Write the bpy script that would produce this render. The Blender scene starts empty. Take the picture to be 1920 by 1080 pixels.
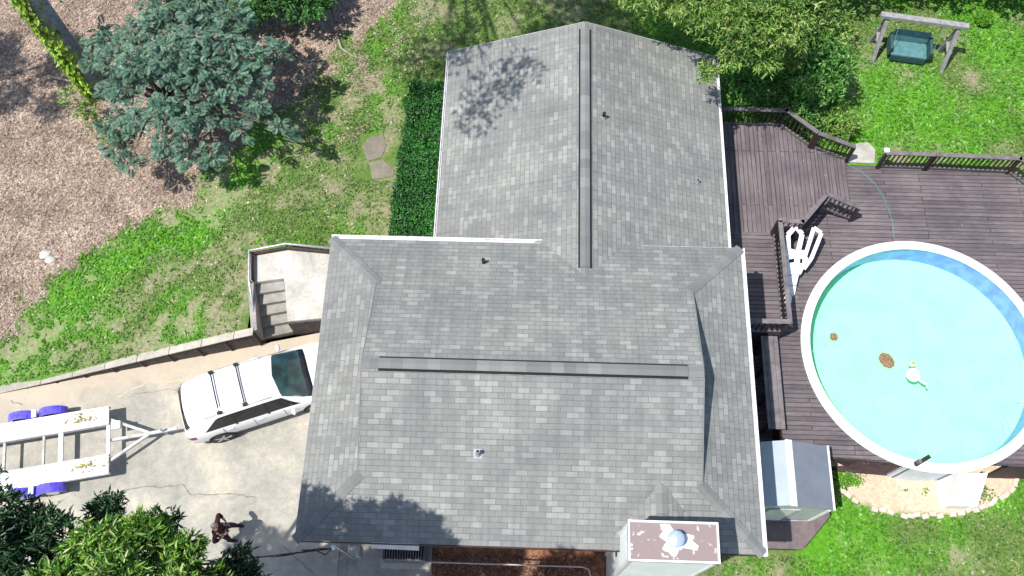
import bpy, math, random
import numpy as np
from mathutils import Vector, Matrix
S = bpy.context.scene
COL = S.collection
# ------------------------------------------------------------------ camera
CAMZ = 26.43
cam_d = bpy.data.cameras.new('camera')
cam = bpy.data.objects.new('camera', cam_d); COL.objects.link(cam); S.camera = cam
cam_d.sensor_width = 36; cam_d.lens = 36*1676.47/1920; cam_d.clip_end = 2000
AX = ((0.99943935, 0.03176001, -0.01059682), (-0.025113, 0.92042776, 0.3901052), (0.02214335, -0.38962037, 0.92070931))
mw = Matrix.Identity(4)
for c in range(3):
    for r in range(3): mw[r][c] = AX[c][r]
mw[2][3] = CAMZ
cam.matrix_world = mw
# ------------------------------------------------------------------ light
SH = (0.42, 0.215)                       # shadow run per metre of height (east, north)
sund = Vector((-SH[0], -SH[1], 1)).normalized()
elev = math.asin(sund.z)
W = bpy.data.worlds.new('World'); S.world = W; W.use_nodes = True
nt = W.node_tree; nt.nodes.clear()
bg = nt.nodes.new('ShaderNodeBackground'); wo = nt.nodes.new('ShaderNodeOutputWorld')
sky = nt.nodes.new('ShaderNodeTexSky'); sky.sky_type = 'NISHITA'; sky.sun_disc = False
sky.sun_elevation = elev; sky.sun_rotation = math.atan2(sund.x, sund.y)
nt.links.new(sky.outputs[0], bg.inputs[0]); nt.links.new(bg.outputs[0], wo.inputs[0]); bg.inputs[1].default_value = 0.12
sl = bpy.data.lights.new('sun', 'SUN'); so = bpy.data.objects.new('sun', sl); COL.objects.link(so)
sl.energy = 4.4; sl.angle = math.radians(0.5); sl.color = (1, .965, .91)
so.rotation_euler = (-sund).to_track_quat('-Z', 'Y').to_euler()
S.view_settings.view_transform = 'Standard'; S.view_settings.look = 'None'
S.view_settings.exposure = 0.42; S.view_settings.gamma = 1
# ------------------------------------------------------------------ materials
def newmat(name):
    m = bpy.data.materials.new(name); m.use_nodes = True
    n = m.node_tree.nodes; l = m.node_tree.links
    return m, n, l, n['Principled BSDF']
def N(n, t, **kw):
    o = n.new(t)
    for k, v in kw.items():
        if k in o.inputs.keys() if hasattr(o.inputs, 'keys') else False: o.inputs[k].default_value = v
        else: setattr(o, k, v)
    return o
def noise(n, l, vec, scale, detail=4, rough=.55, dist=0):
    t = n.new('ShaderNodeTexNoise'); t.inputs['Scale'].default_value = scale
    t.inputs['Detail'].default_value = detail; t.inputs['Roughness'].default_value = rough
    t.inputs['Distortion'].default_value = dist
    l.new(vec, t.inputs['Vector']); return t.outputs['Fac']
def ramp(n, l, fac, stops):
    r = n.new('ShaderNodeValToRGB'); e = r.color_ramp.elements
    while len(e) < len(stops): e.new(.5)
    for q, (p, c) in zip(e, stops):
        q.position = p; q.color = (c, c, c, 1) if not hasattr(c, '__len__') else (*c[:3], 1)
    l.new(fac, r.inputs[0]); return r.outputs[0]
def mix(n, l, fac, a, b, mode='MIX'):
    m = n.new('ShaderNodeMix'); m.data_type = 'RGBA'; m.blend_type = mode
    for s, v in ((m.inputs[0], fac), (m.inputs[6], a), (m.inputs[7], b)):
        if hasattr(v, 'is_linked') or hasattr(v, 'links'): l.new(v, s)
        elif hasattr(v, '__len__'): s.default_value = (*v[:3], 1)
        else: s.default_value = v
    return m.outputs[2]
def bump(n, l, h, strength, dist, bs):
    b = n.new('ShaderNodeBump'); b.inputs['Strength'].default_value = strength; b.inputs['Distance'].default_value = dist
    l.new(h, b.inputs['Height']); l.new(b.outputs[0], bs.inputs['Normal'])
def coord(n, which='Object'):
    return n.new('ShaderNodeTexCoord').outputs[which]
def worldpos(n):
    return n.new('ShaderNodeNewGeometry').outputs['Position']
def pmat(name, c, rough=.6, c2=None, scale=6, lo=.35, hi=.65, b=0, bscale=40, metal=0, spec=.5):
    m, n, l, bs = newmat(name)
    bs.inputs['Roughness'].default_value = rough; bs.inputs['Metallic'].default_value = metal
    bs.inputs['Specular IOR Level'].default_value = spec
    v = worldpos(n)
    if c2 is None: c2 = tuple(x*.8 for x in c)
    f = noise(n, l, v, scale)
    col = mix(n, l, ramp(n, l, f, ((lo, 0.), (hi, 1.))), c, c2)
    l.new(col, bs.inputs['Base Color'])
    if b: bump(n, l, noise(n, l, v, bscale), b, .01, bs)
    return m
def leafmat(name, stops, transl=.35, rough=.45):
    m, n, l, bs = newmat(name)
    g = n.new('ShaderNodeNewGeometry')
    col = ramp(n, l, g.outputs['Random Per Island'], stops)
    nz = noise(n, l, g.outputs['Position'], 1.1, 3)
    col = mix(n, l, 1., col, ramp(n, l, nz, ((.3, .62), (.7, 1.15))), 'MULTIPLY')
    l.new(col, bs.inputs['Base Color']); bs.inputs['Roughness'].default_value = rough
    t = n.new('ShaderNodeBsdfTranslucent'); l.new(col, t.inputs[0])
    ms = n.new('ShaderNodeMixShader'); ms.inputs[0].default_value = transl
    l.new(bs.outputs[0], ms.inputs[1]); l.new(t.outputs[0], ms.inputs[2])
    l.new(ms.outputs[0], n['Material Output'].inputs['Surface'])
    return m
def shinglemat(name='shingles', dark=(.212,.215,.205), light=(.30,.303,.288)):
    m, n, l, bs = newmat(name)
    uv = coord(n, 'UV'); wp = worldpos(n)
    br = n.new('ShaderNodeTexBrick'); br.offset = .5; br.offset_frequency = 2
    br.inputs['Color1'].default_value = (0,0,0,1); br.inputs['Color2'].default_value = (1,1,1,1); br.inputs['Mortar'].default_value = (0,0,0,1)
    br.inputs['Scale'].default_value = 1; br.inputs['Mortar Size'].default_value = .007; br.inputs['Mortar Smooth'].default_value = .25
    br.inputs['Brick Width'].default_value = .305; br.inputs['Row Height'].default_value = .143
    l.new(uv, br.inputs['Vector'])
    # separate mortar from colour
    tab = ramp(n, l, br.outputs['Color'], ((0, .0), (.3, .12), (.6, .26), (.74, .36), (.82, .7), (1, 1.)))
    col = mix(n, l, tab, dark, light)
    grit = ramp(n, l, noise(n, l, wp, 95, 2), ((.3, .82), (.7, 1.12)))
    col = mix(n, l, 1., col, grit, 'MULTIPLY')
    big = ramp(n, l, noise(n, l, wp, .55, 5, .6), ((.3, (.80,.81,.83)), (.7, (1.16,1.155,1.12))))
    col = mix(n, l, 1., col, big, 'MULTIPLY')
    # streaks running down the slope
    mp = n.new('ShaderNodeMapping'); mp.inputs['Scale'].default_value = (3.2, .25, 1); l.new(uv, mp.inputs[0])
    st = ramp(n, l, noise(n, l, mp.outputs[0], 1.6, 4), ((.3, .84), (.7, 1.1)))
    col = mix(n, l, 1., col, st, 'MULTIPLY')
    fm = n.new('ShaderNodeMath'); fm.operation = 'MULTIPLY'; l.new(br.outputs['Fac'], fm.inputs[0])
    l.new(ramp(n, l, noise(n, l, wp, 2.3, 3), ((.35, .3), (.65, .85))), fm.inputs[1])
    col = mix(n, l, fm.outputs[0], col, (.1,.105,.11))
    l.new(col, bs.inputs['Base Color']); bs.inputs['Roughness'].default_value = .9
    # course step: sawtooth along v
    sx = n.new('ShaderNodeSeparateXYZ'); l.new(uv, sx.inputs[0])
    d = n.new('ShaderNodeMath'); d.operation = 'DIVIDE'; l.new(sx.outputs['Y'], d.inputs[0]); d.inputs[1].default_value = .143
    fr = n.new('ShaderNodeMath'); fr.operation = 'FRACT'; l.new(d.outputs[0], fr.inputs[0])
    iv = n.new('ShaderNodeMath'); iv.operation = 'SUBTRACT'; iv.inputs[0].default_value = 1; l.new(fr.outputs[0], iv.inputs[1])
    ad = n.new('ShaderNodeMath'); ad.operation = 'MULTIPLY_ADD'; l.new(br.outputs['Fac'], ad.inputs[0]); ad.inputs[1].default_value = -.8; l.new(iv.outputs[0], ad.inputs[2])
    bump(n, l, ad.outputs[0], .5, .012, bs)
    return m
def boardmat(name, axis, c, c2, w=.14, gap=.012, length=3.2):
    m, n, l, bs = newmat(name)
    v = worldpos(n); mp = n.new('ShaderNodeMapping'); l.new(v, mp.inputs[0])
    if axis == 'y': mp.inputs['Rotation'].default_value = (0, 0, math.pi/2)
    br = n.new('ShaderNodeTexBrick'); br.offset = .37; br.offset_frequency = 3
    br.inputs['Color1'].default_value = (.0,.0,.0,1); br.inputs['Color2'].default_value = (1,1,1,1)
    br.inputs['Mortar'].default_value = (0,0,0,1); br.inputs['Scale'].default_value = 1
    br.inputs['Mortar Size'].default_value = gap; br.inputs['Mortar Smooth'].default_value = .3
    br.inputs['Brick Width'].default_value = length; br.inputs['Row Height'].default_value = w
    l.new(mp.outputs[0], br.inputs['Vector'])
    col = mix(n, l, ramp(n, l, br.outputs['Color'], ((0, 0.), (1, 1.))), c, c2)
    mp2 = n.new('ShaderNodeMapping'); mp2.inputs['Scale'].default_value = (.8, 9, 1); l.new(mp.outputs[0], mp2.inputs[0])
    gr = ramp(n, l, noise(n, l, mp2.outputs[0], 3, 5, .7), ((.3, .7), (.7, 1.25)))
    col = mix(n, l, 1., col, gr, 'MULTIPLY')
    wear = ramp(n, l, noise(n, l, v, .9, 5, .65), ((.35, (.78,.74,.8)), (.68, (1.25,1.22,1.2))))
    col = mix(n, l, 1., col, wear, 'MULTIPLY')
    sp = ramp(n, l, noise(n, l, v, 7, 2), ((.72, 0.), (.76, 1.)))
    col = mix(n, l, sp, col, tuple(x*2.2 for x in c))
    gm = ramp(n, l, noise(n, l, mp2.outputs[0], .6, 3), ((.35, .35), (.65, 1.)))
    mg = n.new('ShaderNodeMath'); mg.operation = 'MULTIPLY'; l.new(br.outputs['Fac'], mg.inputs[0]); l.new(gm, mg.inputs[1])
    col = mix(n, l, mg.outputs[0], col, (.012,.011,.013))
    l.new(col, bs.inputs['Base Color']); bs.inputs['Roughness'].default_value = .75
    iv = n.new('ShaderNodeMath'); iv.operation = 'SUBTRACT'; iv.inputs[0].default_value = 1; l.new(br.outputs['Fac'], iv.inputs[1])
    bump(n, l, iv.outputs[0], .6, .01, bs)
    return m
MT = {}
MT['shingle'] = shinglemat()
MT['white'] = pmat('white_paint', (.8,.8,.8), .4, (.66,.65,.63), 3, .45, .75)
MT['gutter'] = pmat('gutter_metal', (.78,.76,.78), .45, (.5,.43,.44), 5, .5, .75)
MT['trim'] = pmat('grey_trim', (.42,.43,.43), .6, (.3,.3,.31), 4)
MT['siding'] = pmat('siding_paint', (.62,.6,.55), .6, (.5,.48,.44), 2)
MT['brownwood'] = pmat('brown_trim', (.07,.035,.03), .7, (.035,.02,.02), 3, b=.3)
MT['black'] = pmat('black_rubber', (.015,.015,.017), .6)
MT['darkslot'] = pmat('dark_slot', (.012,.013,.014), .9)
MT['board_x'] = boardmat('deck_boards_east_west', 'x', (.105,.088,.09), (.16,.138,.14))
MT['board_y'] = boardmat('deck_boards_north_south', 'y', (.118,.1,.102), (.17,.147,.15))
MT['railcap'] = pmat('weathered_rail', (.2,.18,.185), .8, (.12,.1,.105), 4, b=.2)
MT['railwood'] = pmat('dark_stained_wood', (.045,.024,.024), .7, (.022,.014,.016), 4, b=.2)
MT['skirt'] = pmat('stained_skirt', (.09,.05,.05), .8, (.04,.025,.028), 5, b=.3)
MT['galv'] = pmat('galvanised', (.55,.57,.6), .4, (.4,.42,.45), 8, metal=.5)
MT['glass'] = pmat('car_glass', (.012,.03,.034), .06, (.03,.075,.08), 2.2, .4, .6, spec=.8)
MT['sideglass'] = pmat('dark_side_glass', (.006,.007,.01), .08, (.012,.012,.016), 3, spec=.6)
MT['carpaint'] = pmat('white_car_paint', (.82,.83,.84), .18, (.8,.8,.81), 3)
MT['chrome'] = pmat('grey_metal_bar', (.05,.05,.05), .8, spec=.1)
MT['red'] = pmat('red_lamp', (.35,.02,.03), .2)
MT['blue'] = pmat('blue_fender_paint', (.09,.07,.6), .22, (.16,.13,.75), 6)
MT['trailer'] = pmat('trailer_white', (.8,.8,.79), .4, (.7,.69,.66), 3, .5, .8)
MT['trailerframe'] = pmat('trailer_frame', (.6,.6,.6), .5, (.36,.35,.33), 6)

# ------------------------------------------------------------------ mesh helper
class MB:
    def __init__(s): s.v = []; s.f = []; s.uv = []
    def add(s, vs, fs, uvs=None):
        o = len(s.v); s.v += [tuple(p) for p in vs]
        for i, f in enumerate(fs):
            s.f.append(tuple(o+k for k in f)); s.uv.append(uvs[i] if uvs else None)
        return s
    def box(s, a, b):
        (x0,y0,z0),(x1,y1,z1) = a, b
        return s.add([(x0,y0,z0),(x1,y0,z0),(x1,y1,z0),(x0,y1,z0),(x0,y0,z1),(x1,y0,z1),(x1,y1,z1),(x0,y1,z1)],
              [(0,3,2,1),(4,5,6,7),(0,1,5,4),(1,2,6,5),(2,3,7,6),(3,0,4,7)])
    def prism(s, poly, z0, z1):
        n = len(poly); zz0 = z0 if hasattr(z0,'__len__') else [z0]*n; zz1 = z1 if hasattr(z1,'__len__') else [z1]*n
        area = sum(poly[i][0]*poly[(i+1)%n][1]-poly[(i+1)%n][0]*poly[i][1] for i in range(n))
        if area < 0: poly = poly[::-1]; zz0 = list(zz0)[::-1]; zz1 = list(zz1)[::-1]
        vs = [(p[0],p[1],zz0[i]) for i,p in enumerate(poly)]+[(p[0],p[1],zz1[i]) for i,p in enumerate(poly)]
        fs = [tuple(range(n))[::-1], tuple(range(n,2*n))]+[(i,(i+1)%n,n+(i+1)%n,n+i) for i in range(n)]
        return s.add(vs, fs)
    def beam(s, a, b, w, h, upv=(0,0,1)):
        a = Vector(a); b = Vector(b); d = (b-a).normalized(); u = Vector(upv)
        if abs(d.dot(u)) > .98: u = Vector((0,1,0))
        r = d.cross(u).normalized(); u = r.cross(d).normalized()
        vs = []
        for p in (a, b):
            for sx, sy in ((-1,-1),(1,-1),(1,1),(-1,1)): vs.append(p+r*sx*w/2+u*sy*h/2)
        return s.add(vs, [(0,1,2,3),(7,6,5,4),(0,4,5,1),(1,5,6,2),(2,6,7,3),(3,7,4,0)])
    def tube(s, pts, r, n=8, cap=True):
        pts = [Vector(p) for p in pts]; rr = r if hasattr(r,'__len__') else [r]*len(pts)
        o = len(s.v); ring = []
        pu = None
        for i, p in enumerate(pts):
            d = (pts[min(i+1,len(pts)-1)]-pts[max(i-1,0)]).normalized()
            if pu is None:
                pu = Vector((0,0,1)) if abs(d.z) < .9 else Vector((1,0,0))
            u = (pu-d*pu.dot(d)).normalized(); w = d.cross(u); pu = u
            for k in range(n):
                a = 2*math.pi*k/n; q = p+(u*math.cos(a)+w*math.sin(a))*rr[i]; s.v.append(tuple(q))
        for i in range(len(pts)-1):
            for k in range(n):
                s.f.append((o+i*n+k, o+i*n+(k+1)%n, o+(i+1)*n+(k+1)%n, o+(i+1)*n+k)); s.uv.append(None)
        if cap:
            s.f.append(tuple(o+k for k in range(n))[::-1]); s.uv.append(None)
            s.f.append(tuple(o+(len(pts)-1)*n+k for k in range(n))); s.uv.append(None)
        return s
    def lathe(s, c, prof, n=32):
        o = len(s.v); cx, cy = c
        for r, z in prof:
            for k in range(n):
                a = 2*math.pi*k/n; s.v.append((cx+r*math.cos(a), cy+r*math.sin(a), z))
        for i in range(len(prof)-1):
            for k in range(n):
                s.f.append((o+i*n+k, o+i*n+(k+1)%n, o+(i+1)*n+(k+1)%n, o+(i+1)*n+k)); s.uv.append(None)
        return s
    def face(s, pts, uv=None): return s.add(pts, [tuple(range(len(pts)))], [uv] if uv else None)
    def build(s, name, mat, parent=None, world=False, smooth=False, bevel=0, seg=2, sub=0):
        me = bpy.data.meshes.new(name)
        vs = s.v
        if parent is not None and world:
            L = Vector((0,0,0)); q = parent
            while q is not None: L = L+q.location; q = q.parent
            L = tuple(L)
            vs = [(x-L[0], y-L[1], z-L[2]) for x,y,z in vs]
        me.from_pydata(vs, [], s.f)
        if any(u for u in s.uv):
            ul = me.uv_layers.new(name='UVMap'); k = 0
            for f, u in zip(me.polygons, s.uv):
                for j, li in enumerate(f.loop_indices): ul.data[li].uv = u[j] if u else (0, 0)
        me.materials.append(MT[mat] if isinstance(mat, str) else mat)
        if smooth: me.polygons.foreach_set('use_smooth', [True]*len(me.polygons))
        o = bpy.data.objects.new(name, me); COL.objects.link(o)
        if parent is not None: o.parent = parent
        if bevel:
            b = o.modifiers.new('bevel', 'BEVEL'); b.width = bevel; b.segments = seg; b.limit_method = 'ANGLE'
        if sub:
            b = o.modifiers.new('sub', 'SUBSURF'); b.levels = b.render_levels = sub
        return o
def npmesh(name, V, F, mat, parent=None, smooth=False):
    """V (n,3) array, F (m,k) array of constant k"""
    me = bpy.data.meshes.new(name); V = np.asarray(V, np.float32); F = np.asarray(F, np.int32)
    me.vertices.add(len(V)); me.vertices.foreach_set('co', V.ravel())
    m, k = F.shape
    me.loops.add(m*k); me.loops.foreach_set('vertex_index', F.ravel())
    me.polygons.add(m); me.polygons.foreach_set('loop_start', np.arange(m, dtype=np.int32)*k)
    me.update(calc_edges=True)
    if smooth: me.polygons.foreach_set('use_smooth', np.ones(m, bool))
    me.materials.append(MT[mat] if isinstance(mat, str) else mat)
    o = bpy.data.objects.new(name, me); COL.objects.link(o)
    if parent is not None: o.parent = parent
    return o
def tag(o, label=None, cat=None, group=None, kind=None):
    if label: o['label'] = label
    if cat: o['category'] = cat
    if group: o['group'] = group
    if kind: o['kind'] = kind
    return o
def root(name, loc=(0,0,0), label=None, cat=None, group=None, rz=0):
    o = bpy.data.objects.new(name, None); COL.objects.link(o); o.location = loc; o.rotation_euler = (0,0,rz)
    o.empty_display_size = .3
    return tag(o, label, cat, group)

# ------------------------------------------------------------------ value noise for numpy masks
rs0 = np.random.RandomState(7); NT = rs0.rand(256, 256)
def vnoise(x, y, sc):
    x = np.asarray(x)*sc+100; y = np.asarray(y)*sc+100
    xi = np.floor(x).astype(int); yi = np.floor(y).astype(int); fx = x-xi; fy = y-yi
    fx = fx*fx*(3-2*fx); fy = fy*fy*(3-2*fy)
    g = lambda a, b: NT[a % 256, b % 256]
    return (g(xi,yi)*(1-fx)+g(xi+1,yi)*fx)*(1-fy)+(g(xi,yi+1)*(1-fx)+g(xi+1,yi+1)*fx)*fy
def fbm(x, y, sc): return (vnoise(x,y,sc)+.5*vnoise(x,y,sc*2.1)+.25*vnoise(x,y,sc*4.3))/1.75
def sstep(a, b, x):
    t = np.clip((np.asarray(x, float)-a)/(b-a), 0, 1); return t*t*(3-2*t)
def wall_y(x): return 9.11+.227*(np.asarray(x, float)+8.17)      # line of the driveway retaining wall
def h_west(x, y):
    x = np.asarray(x, float); y = np.asarray(y, float)
    t = np.clip((x+16.2)/7.4, 0, 1); d = np.clip(y-wall_y(x), 0, 99)
    return (1.0-(1-t)*np.exp(-d/3.5))*.96 - .18*sstep(13, 20, y)
def h_east(x, y):
    n = .78-.58*sstep(-2, 6, x); s = 0-1.4*sstep(1.8, 6.5, x)
    t = sstep(6, 15, y); return s+(n-s)*t
def hgt(x, y):
    k = sstep(-8, -5.3, x)*(np.asarray(y) > 11.5)
    h = np.where(np.asarray(x) < -5.3, h_west(x, y)*(1-k)+h_east(x, y)*k, h_east(x, y))+.03*(fbm(x, y, .5)-.5)
    pr = np.hypot(np.asarray(x)-12.06, np.asarray(y)-9.29); h = np.where(pr < 3.6, np.minimum(h, -1.45), h)       # pit under the pool
    x = np.asarray(x); y = np.asarray(y)
    h = np.where((x > -5.4) & (x < 2.25) & (y < 3.6), -.35, h)
    return np.where((x > 5.35) & (x < 17.4) & (y < 15.3) & (y > 5.9), np.minimum(h, -.1-.9*sstep(15.3, 14.6, y)), h)
def seg_d(x, y, pts):
    d = np.full(np.shape(x), 1e9)
    for (x0,y0),(x1,y1) in zip(pts[:-1], pts[1:]):
        L = (x1-x0)**2+(y1-y0)**2; t = np.clip(((x-x0)*(x1-x0)+(y-y0)*(y1-y0))/L, 0, 1)
        d = np.minimum(d, np.hypot(x-x0-t*(x1-x0), y-y0-t*(y1-y0)))
    return d
# leaf litter lies north-west of this line
LB = [(-40,3.),(-22,6.2),(-16.6,9.2),(-15.1,10.8),(-13.2,12.4),(-11.4,13.5),(-10.6,14.7),(-9.6,16.2),(-8.4,17.3),(-7.0,18.9),(-6.0,20.8),(-5.2,22.5),(-4.6,26),(-4,40)]
def lb_side(x, y):
    ys = np.interp(x, [p[0] for p in LB], [p[1] for p in LB])
    s = np.sign(np.asarray(y)-ys); s = np.where(np.asarray(x) > -4, -1, s)
    return s*seg_d(x, y, LB)
SANDC = [(9.45,5.7),(9.55,5.35),(10.3,4.83),(11.56,4.60),(12.85,4.66),(14.02,4.92),(14.96,5.55),(15.2,6.1)]
def inpoly(x, y, poly):
    ins = np.zeros(np.shape(x), bool); n = len(poly)
    for i in range(n):
        x0,y0 = poly[i]; x1,y1 = poly[(i+1)%n]
        c = ((y0 > y) != (y1 > y)) & (x < (x1-x0)*(y-y0)/((y1-y0) if y1 != y0 else 1e-9)+x0); ins ^= c
    return ins
def masks(x, y):
    """litter, lush grass, bare/dry ground in 0..1 (all real differences of the ground cover)"""
    n1 = fbm(x, y, .55); n2 = fbm(x+31, y+17, 1.3); n3 = fbm(x+5, y-9, 3.1)
    sd = lb_side(x, y)+(n1-.5)*2.2+(n3-.5)*.8
    lit = sstep(-.25, .35, sd)
    # strip of litter colour fading into the lawn near the top
    lit = np.maximum(lit, sstep(.5, .66, n2)*sstep(17, 20, y)*sstep(-3, -6.5, x)*.7)
    lush = np.exp(-(np.abs(sd+.95)/.75)**2)*sstep(-6.3, -9, x)*sstep(17.2, 15.5, y)
    lush = np.maximum(lush, sstep(.5, .62, n1)*.5*sstep(-3.2, -6, x))
    bare = sstep(.44, .66, n2)*(.35+.5*sstep(.35, .6, n3))
    band = np.exp(-((y-wall_y(x)-1.1)/1.0)**2)*sstep(-7, -9, x)
    bare = np.maximum(bare, band*sstep(.42, .6, n3)*.9)
    e = sstep(2.5, 5.5, np.asarray(x)+(n2-.5)*2)
    lush = lush*(1-e)+e*sstep(.32, .6, n1); bare = bare*(1-e)+e*sstep(.6, .72, n2)*.45
    # worn spots on the north-east lawn and under the swing
    for px, py, r in ((12.0,20.6,.6),(11.0,19.5,.35),(10.9,18.8,.3),(15.3,19.5,.5),(12.9,19.6,.5),(14.9,21.1,.5),(10.2,21.2,.8),(9.9,17.4,.3),(12.3,16.3,.5),(13.6,16.4,.4),(6.2,2.5,.9),(7.6,2.6,.6),(13.0,3.4,.5),(-6.6,14.1,.5),(-7.5,15.6,.6),(-5.6,13.2,.5)):
        q = np.exp(-(((np.asarray(x)-px)**2+(np.asarray(y)-py)**2)/r**2))
        bare = np.maximum(bare, q*sstep(.35, .55, n3)); lush = lush*(1-q*.8)
    sand = inpoly(np.asarray(x)+(n3-.5)*.05, y, SANDC+[(15.2,6.6),(9.45,6.6)])*1.
    south = (np.asarray(y) < 3.4) & (np.asarray(x) > 1.5) & (np.asarray(x) < 6.0)
    bare = np.where(south, np.maximum(bare, sstep(6.0, 4.8, x)), bare)
    return lit*(np.asarray(x) < -3), lush, bare, sand
def ground_material():
    m, n, l, bs = newmat('ground_cover'); v = worldpos(n)
    def at(nm):
        a = n.new('ShaderNodeAttribute'); a.attribute_name = nm; return a.outputs['Fac']
    n1 = noise(n, l, v, 9, 6, .7); n2 = noise(n, l, v, 22, 4, .7); n3 = noise(n, l, v, 1.1, 4)
    grass = ramp(n, l, n1, ((.25, (.05,.11,.02)), (.5, (.11,.2,.04)), (.75, (.24,.27,.11))))
    lushc = ramp(n, l, n1, ((.25, (.05,.2,.012)), (.5, (.1,.31,.02)), (.75, (.2,.38,.04))))
    grass = mix(n, l, at('lush'), grass, lushc)
    barec = ramp(n, l, n2, ((.3, (.2,.17,.11)), (.5, (.36,.3,.21)), (.7, (.5,.43,.33))))
    f = n.new('ShaderNodeMath'); f.operation = 'MULTIPLY'; l.new(at('bare'), f.inputs[0])
    l.new(ramp(n, l, n1, ((.38, .25), (.58, 1.))), f.inputs[1])
    col = mix(n, l, f.outputs[0], grass, barec)
    litc = ramp(n, l, n2, ((.3, (.12,.08,.06)), (.45, (.3,.23,.18)), (.6, (.47,.385,.3)), (.75, (.62,.53,.42))))
    litc = mix(n, l, 1., litc, ramp(n, l, n3, ((.3, (.72,.64,.64)), (.7, (1.1,1.1,1.08)))), 'MULTIPLY')
    col = mix(n, l, at('litter'), col, litc)
    sandc = ramp(n, l, n1, ((.3, (.5,.38,.26)), (.7, (.76,.64,.48))))
    col = mix(n, l, at('sand'), col, sandc)
    l.new(col, bs.inputs['Base Color']); bs.inputs['Roughness'].default_value = .95
    bs.inputs['Specular IOR Level'].default_value = .1
    bump(n, l, n2, 1., .04, bs)
    return m
MT['ground'] = ground_material()
def sheet(name, xs, ylo, yhi, ny, hf, power=1.0):
    xs = np.asarray(xs, float); t = np.linspace(0, 1, ny)**power
    X = np.repeat(xs[:, None], ny, 1); lo = np.array([ylo(x) for x in xs])[:, None]
    Y = lo+(yhi-lo)*t[None, :]; Z = hf(X, Y)
    V = np.stack([X, Y, Z], -1).reshape(-1, 3)
    i = np.arange(len(xs)-1)[:, None]*ny+np.arange(ny-1)[None, :]
    F = np.stack([i, i+ny, i+ny+1, i+1], -1).reshape(-1, 4)
    o = npmesh(name, V, F, 'ground', smooth=True); me = o.data
    ms = masks(V[:, 0], V[:, 1])
    for nm, a in zip(('litter','lush','bare','sand'), ms):
        at = me.attributes.new(nm, 'FLOAT', 'POINT'); at.data.foreach_set('value', np.asarray(a, np.float32))
    return o
def ylo_w(x):
    if x < -8.62: return float(wall_y(x))+.0
    if x < -5.2: return 11.75
    return -60
xs = list(np.arange(-60, -23, 1.5))+list(np.arange(-23, -8.63, .14))+[-8.63, -8.61]+list(np.arange(-8.5, -5.3, .14))+[-5.3]
tag(sheet('lawn', xs, ylo_w, 45, 190, h_west if False else hgt, 1.25), kind='structure')
xs = [-5.3]+list(np.arange(-5.1, 19, .16))+list(np.arange(20, 80, 2.))
tag(sheet('lawn', xs, lambda x: -25, 45, 330, hgt), kind='structure')
# far ground
tag(MB().box((-300,-300,-3.2),(300,300,-3.0)).build('ground', pmat('far_grass', (.06,.1,.03), .95, (.1,.13,.05), .2)), kind='structure')

# ------------------------------------------------------------------ driveway
def concrete(name, c, dark, light, shift=0):
    m, n, l, bs = newmat(name); v = worldpos(n)
    col = ramp(n, l, noise(n, l, v, .45, 6, .65, .4), ((.3, dark), (.5, c), (.72, light)))
    col = mix(n, l, 1., col, ramp(n, l, noise(n, l, v, 4.5, 8, .8), ((.3, .74), (.7, 1.16))), 'MULTIPLY')
    col = mix(n, l, 1., col, ramp(n, l, noise(n, l, v, 26, 4, .8), ((.3, .82), (.7, 1.12))), 'MULTIPLY')
    st = ramp(n, l, noise(n, l, v, 1.7, 3, .5), ((.66, 0.), (.76, .55)))
    col = mix(n, l, st, col, tuple(x*.55 for x in c))
    l.new(col, bs.inputs['Base Color']); bs.inputs['Roughness'].default_value = .9
    bump(n, l, noise(n, l, v, 60, 3), .3, .005, bs); return m
def wall_stain(m):
    n = m.node_tree.nodes; l = m.node_tree.links; bs = n['Principled BSDF']; src = bs.inputs['Base Color'].links[0].from_socket
    v = worldpos(n); sp = n.new('ShaderNodeSeparateXYZ'); l.new(v, sp.inputs[0])
    a = n.new('ShaderNodeMath'); a.operation = 'MULTIPLY_ADD'; l.new(sp.outputs['X'], a.inputs[0]); a.inputs[1].default_value = -.227; l.new(sp.outputs['Y'], a.inputs[2])
    b = n.new('ShaderNodeMath'); b.operation = 'MULTIPLY_ADD'; l.new(noise(n, l, v, 1.3, 5, .7), b.inputs[0]); b.inputs[1].default_value = 2.6; l.new(a.outputs[0], b.inputs[2])
    f = n.new('ShaderNodeMapRange'); f.inputs['From Min'].default_value = 10.9; f.inputs['From Max'].default_value = 12.1; f.inputs['To Max'].default_value = .6; l.new(b.outputs[0], f.inputs[0])
    l.new(mix(n, l, f.outputs[0], src, (.56,.455,.335)), bs.inputs['Base Color'])
MT['drive'] = concrete('driveway_concrete', (.40,.38,.325), (.28,.27,.24), (.62,.55,.43))
wall_stain(MT['drive'])
MT['slab'] = concrete('pale_concrete', (.47,.45,.4), (.25,.24,.215), (.68,.66,.62))
MT['shadeconc'] = concrete('shaded_stained_concrete', (.3,.29,.25), (.14,.135,.125), (.42,.4,.35))  # stains, plus a darker base with the shade south of the house painted in
g = MB()
g.prism([(-60,-25),(-5.31,-25),(-5.31,9.8),(-8.17,9.13),(-60,-2.65)], -.3, 0)
drv = tag(g.build('driveway', 'drive'), kind='structure')
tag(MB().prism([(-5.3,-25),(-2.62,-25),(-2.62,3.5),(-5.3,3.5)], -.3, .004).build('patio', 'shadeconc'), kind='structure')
MT['oldslab'] = concrete('worn_slab_concrete', (.21,.185,.14), (.1,.1,.06), (.29,.26,.21))
MT['tread'] = concrete('tread_concrete', (.3,.28,.25), (.2,.19,.17), (.42,.4,.37))
MT['crack'] = pmat('crack_dirt', (.16,.145,.12), .9, (.3,.26,.2), 8)
MT['crackpale'] = pmat('pale_crack_filler', (.6,.5,.36), .9, (.5,.42,.3), 8)
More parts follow.
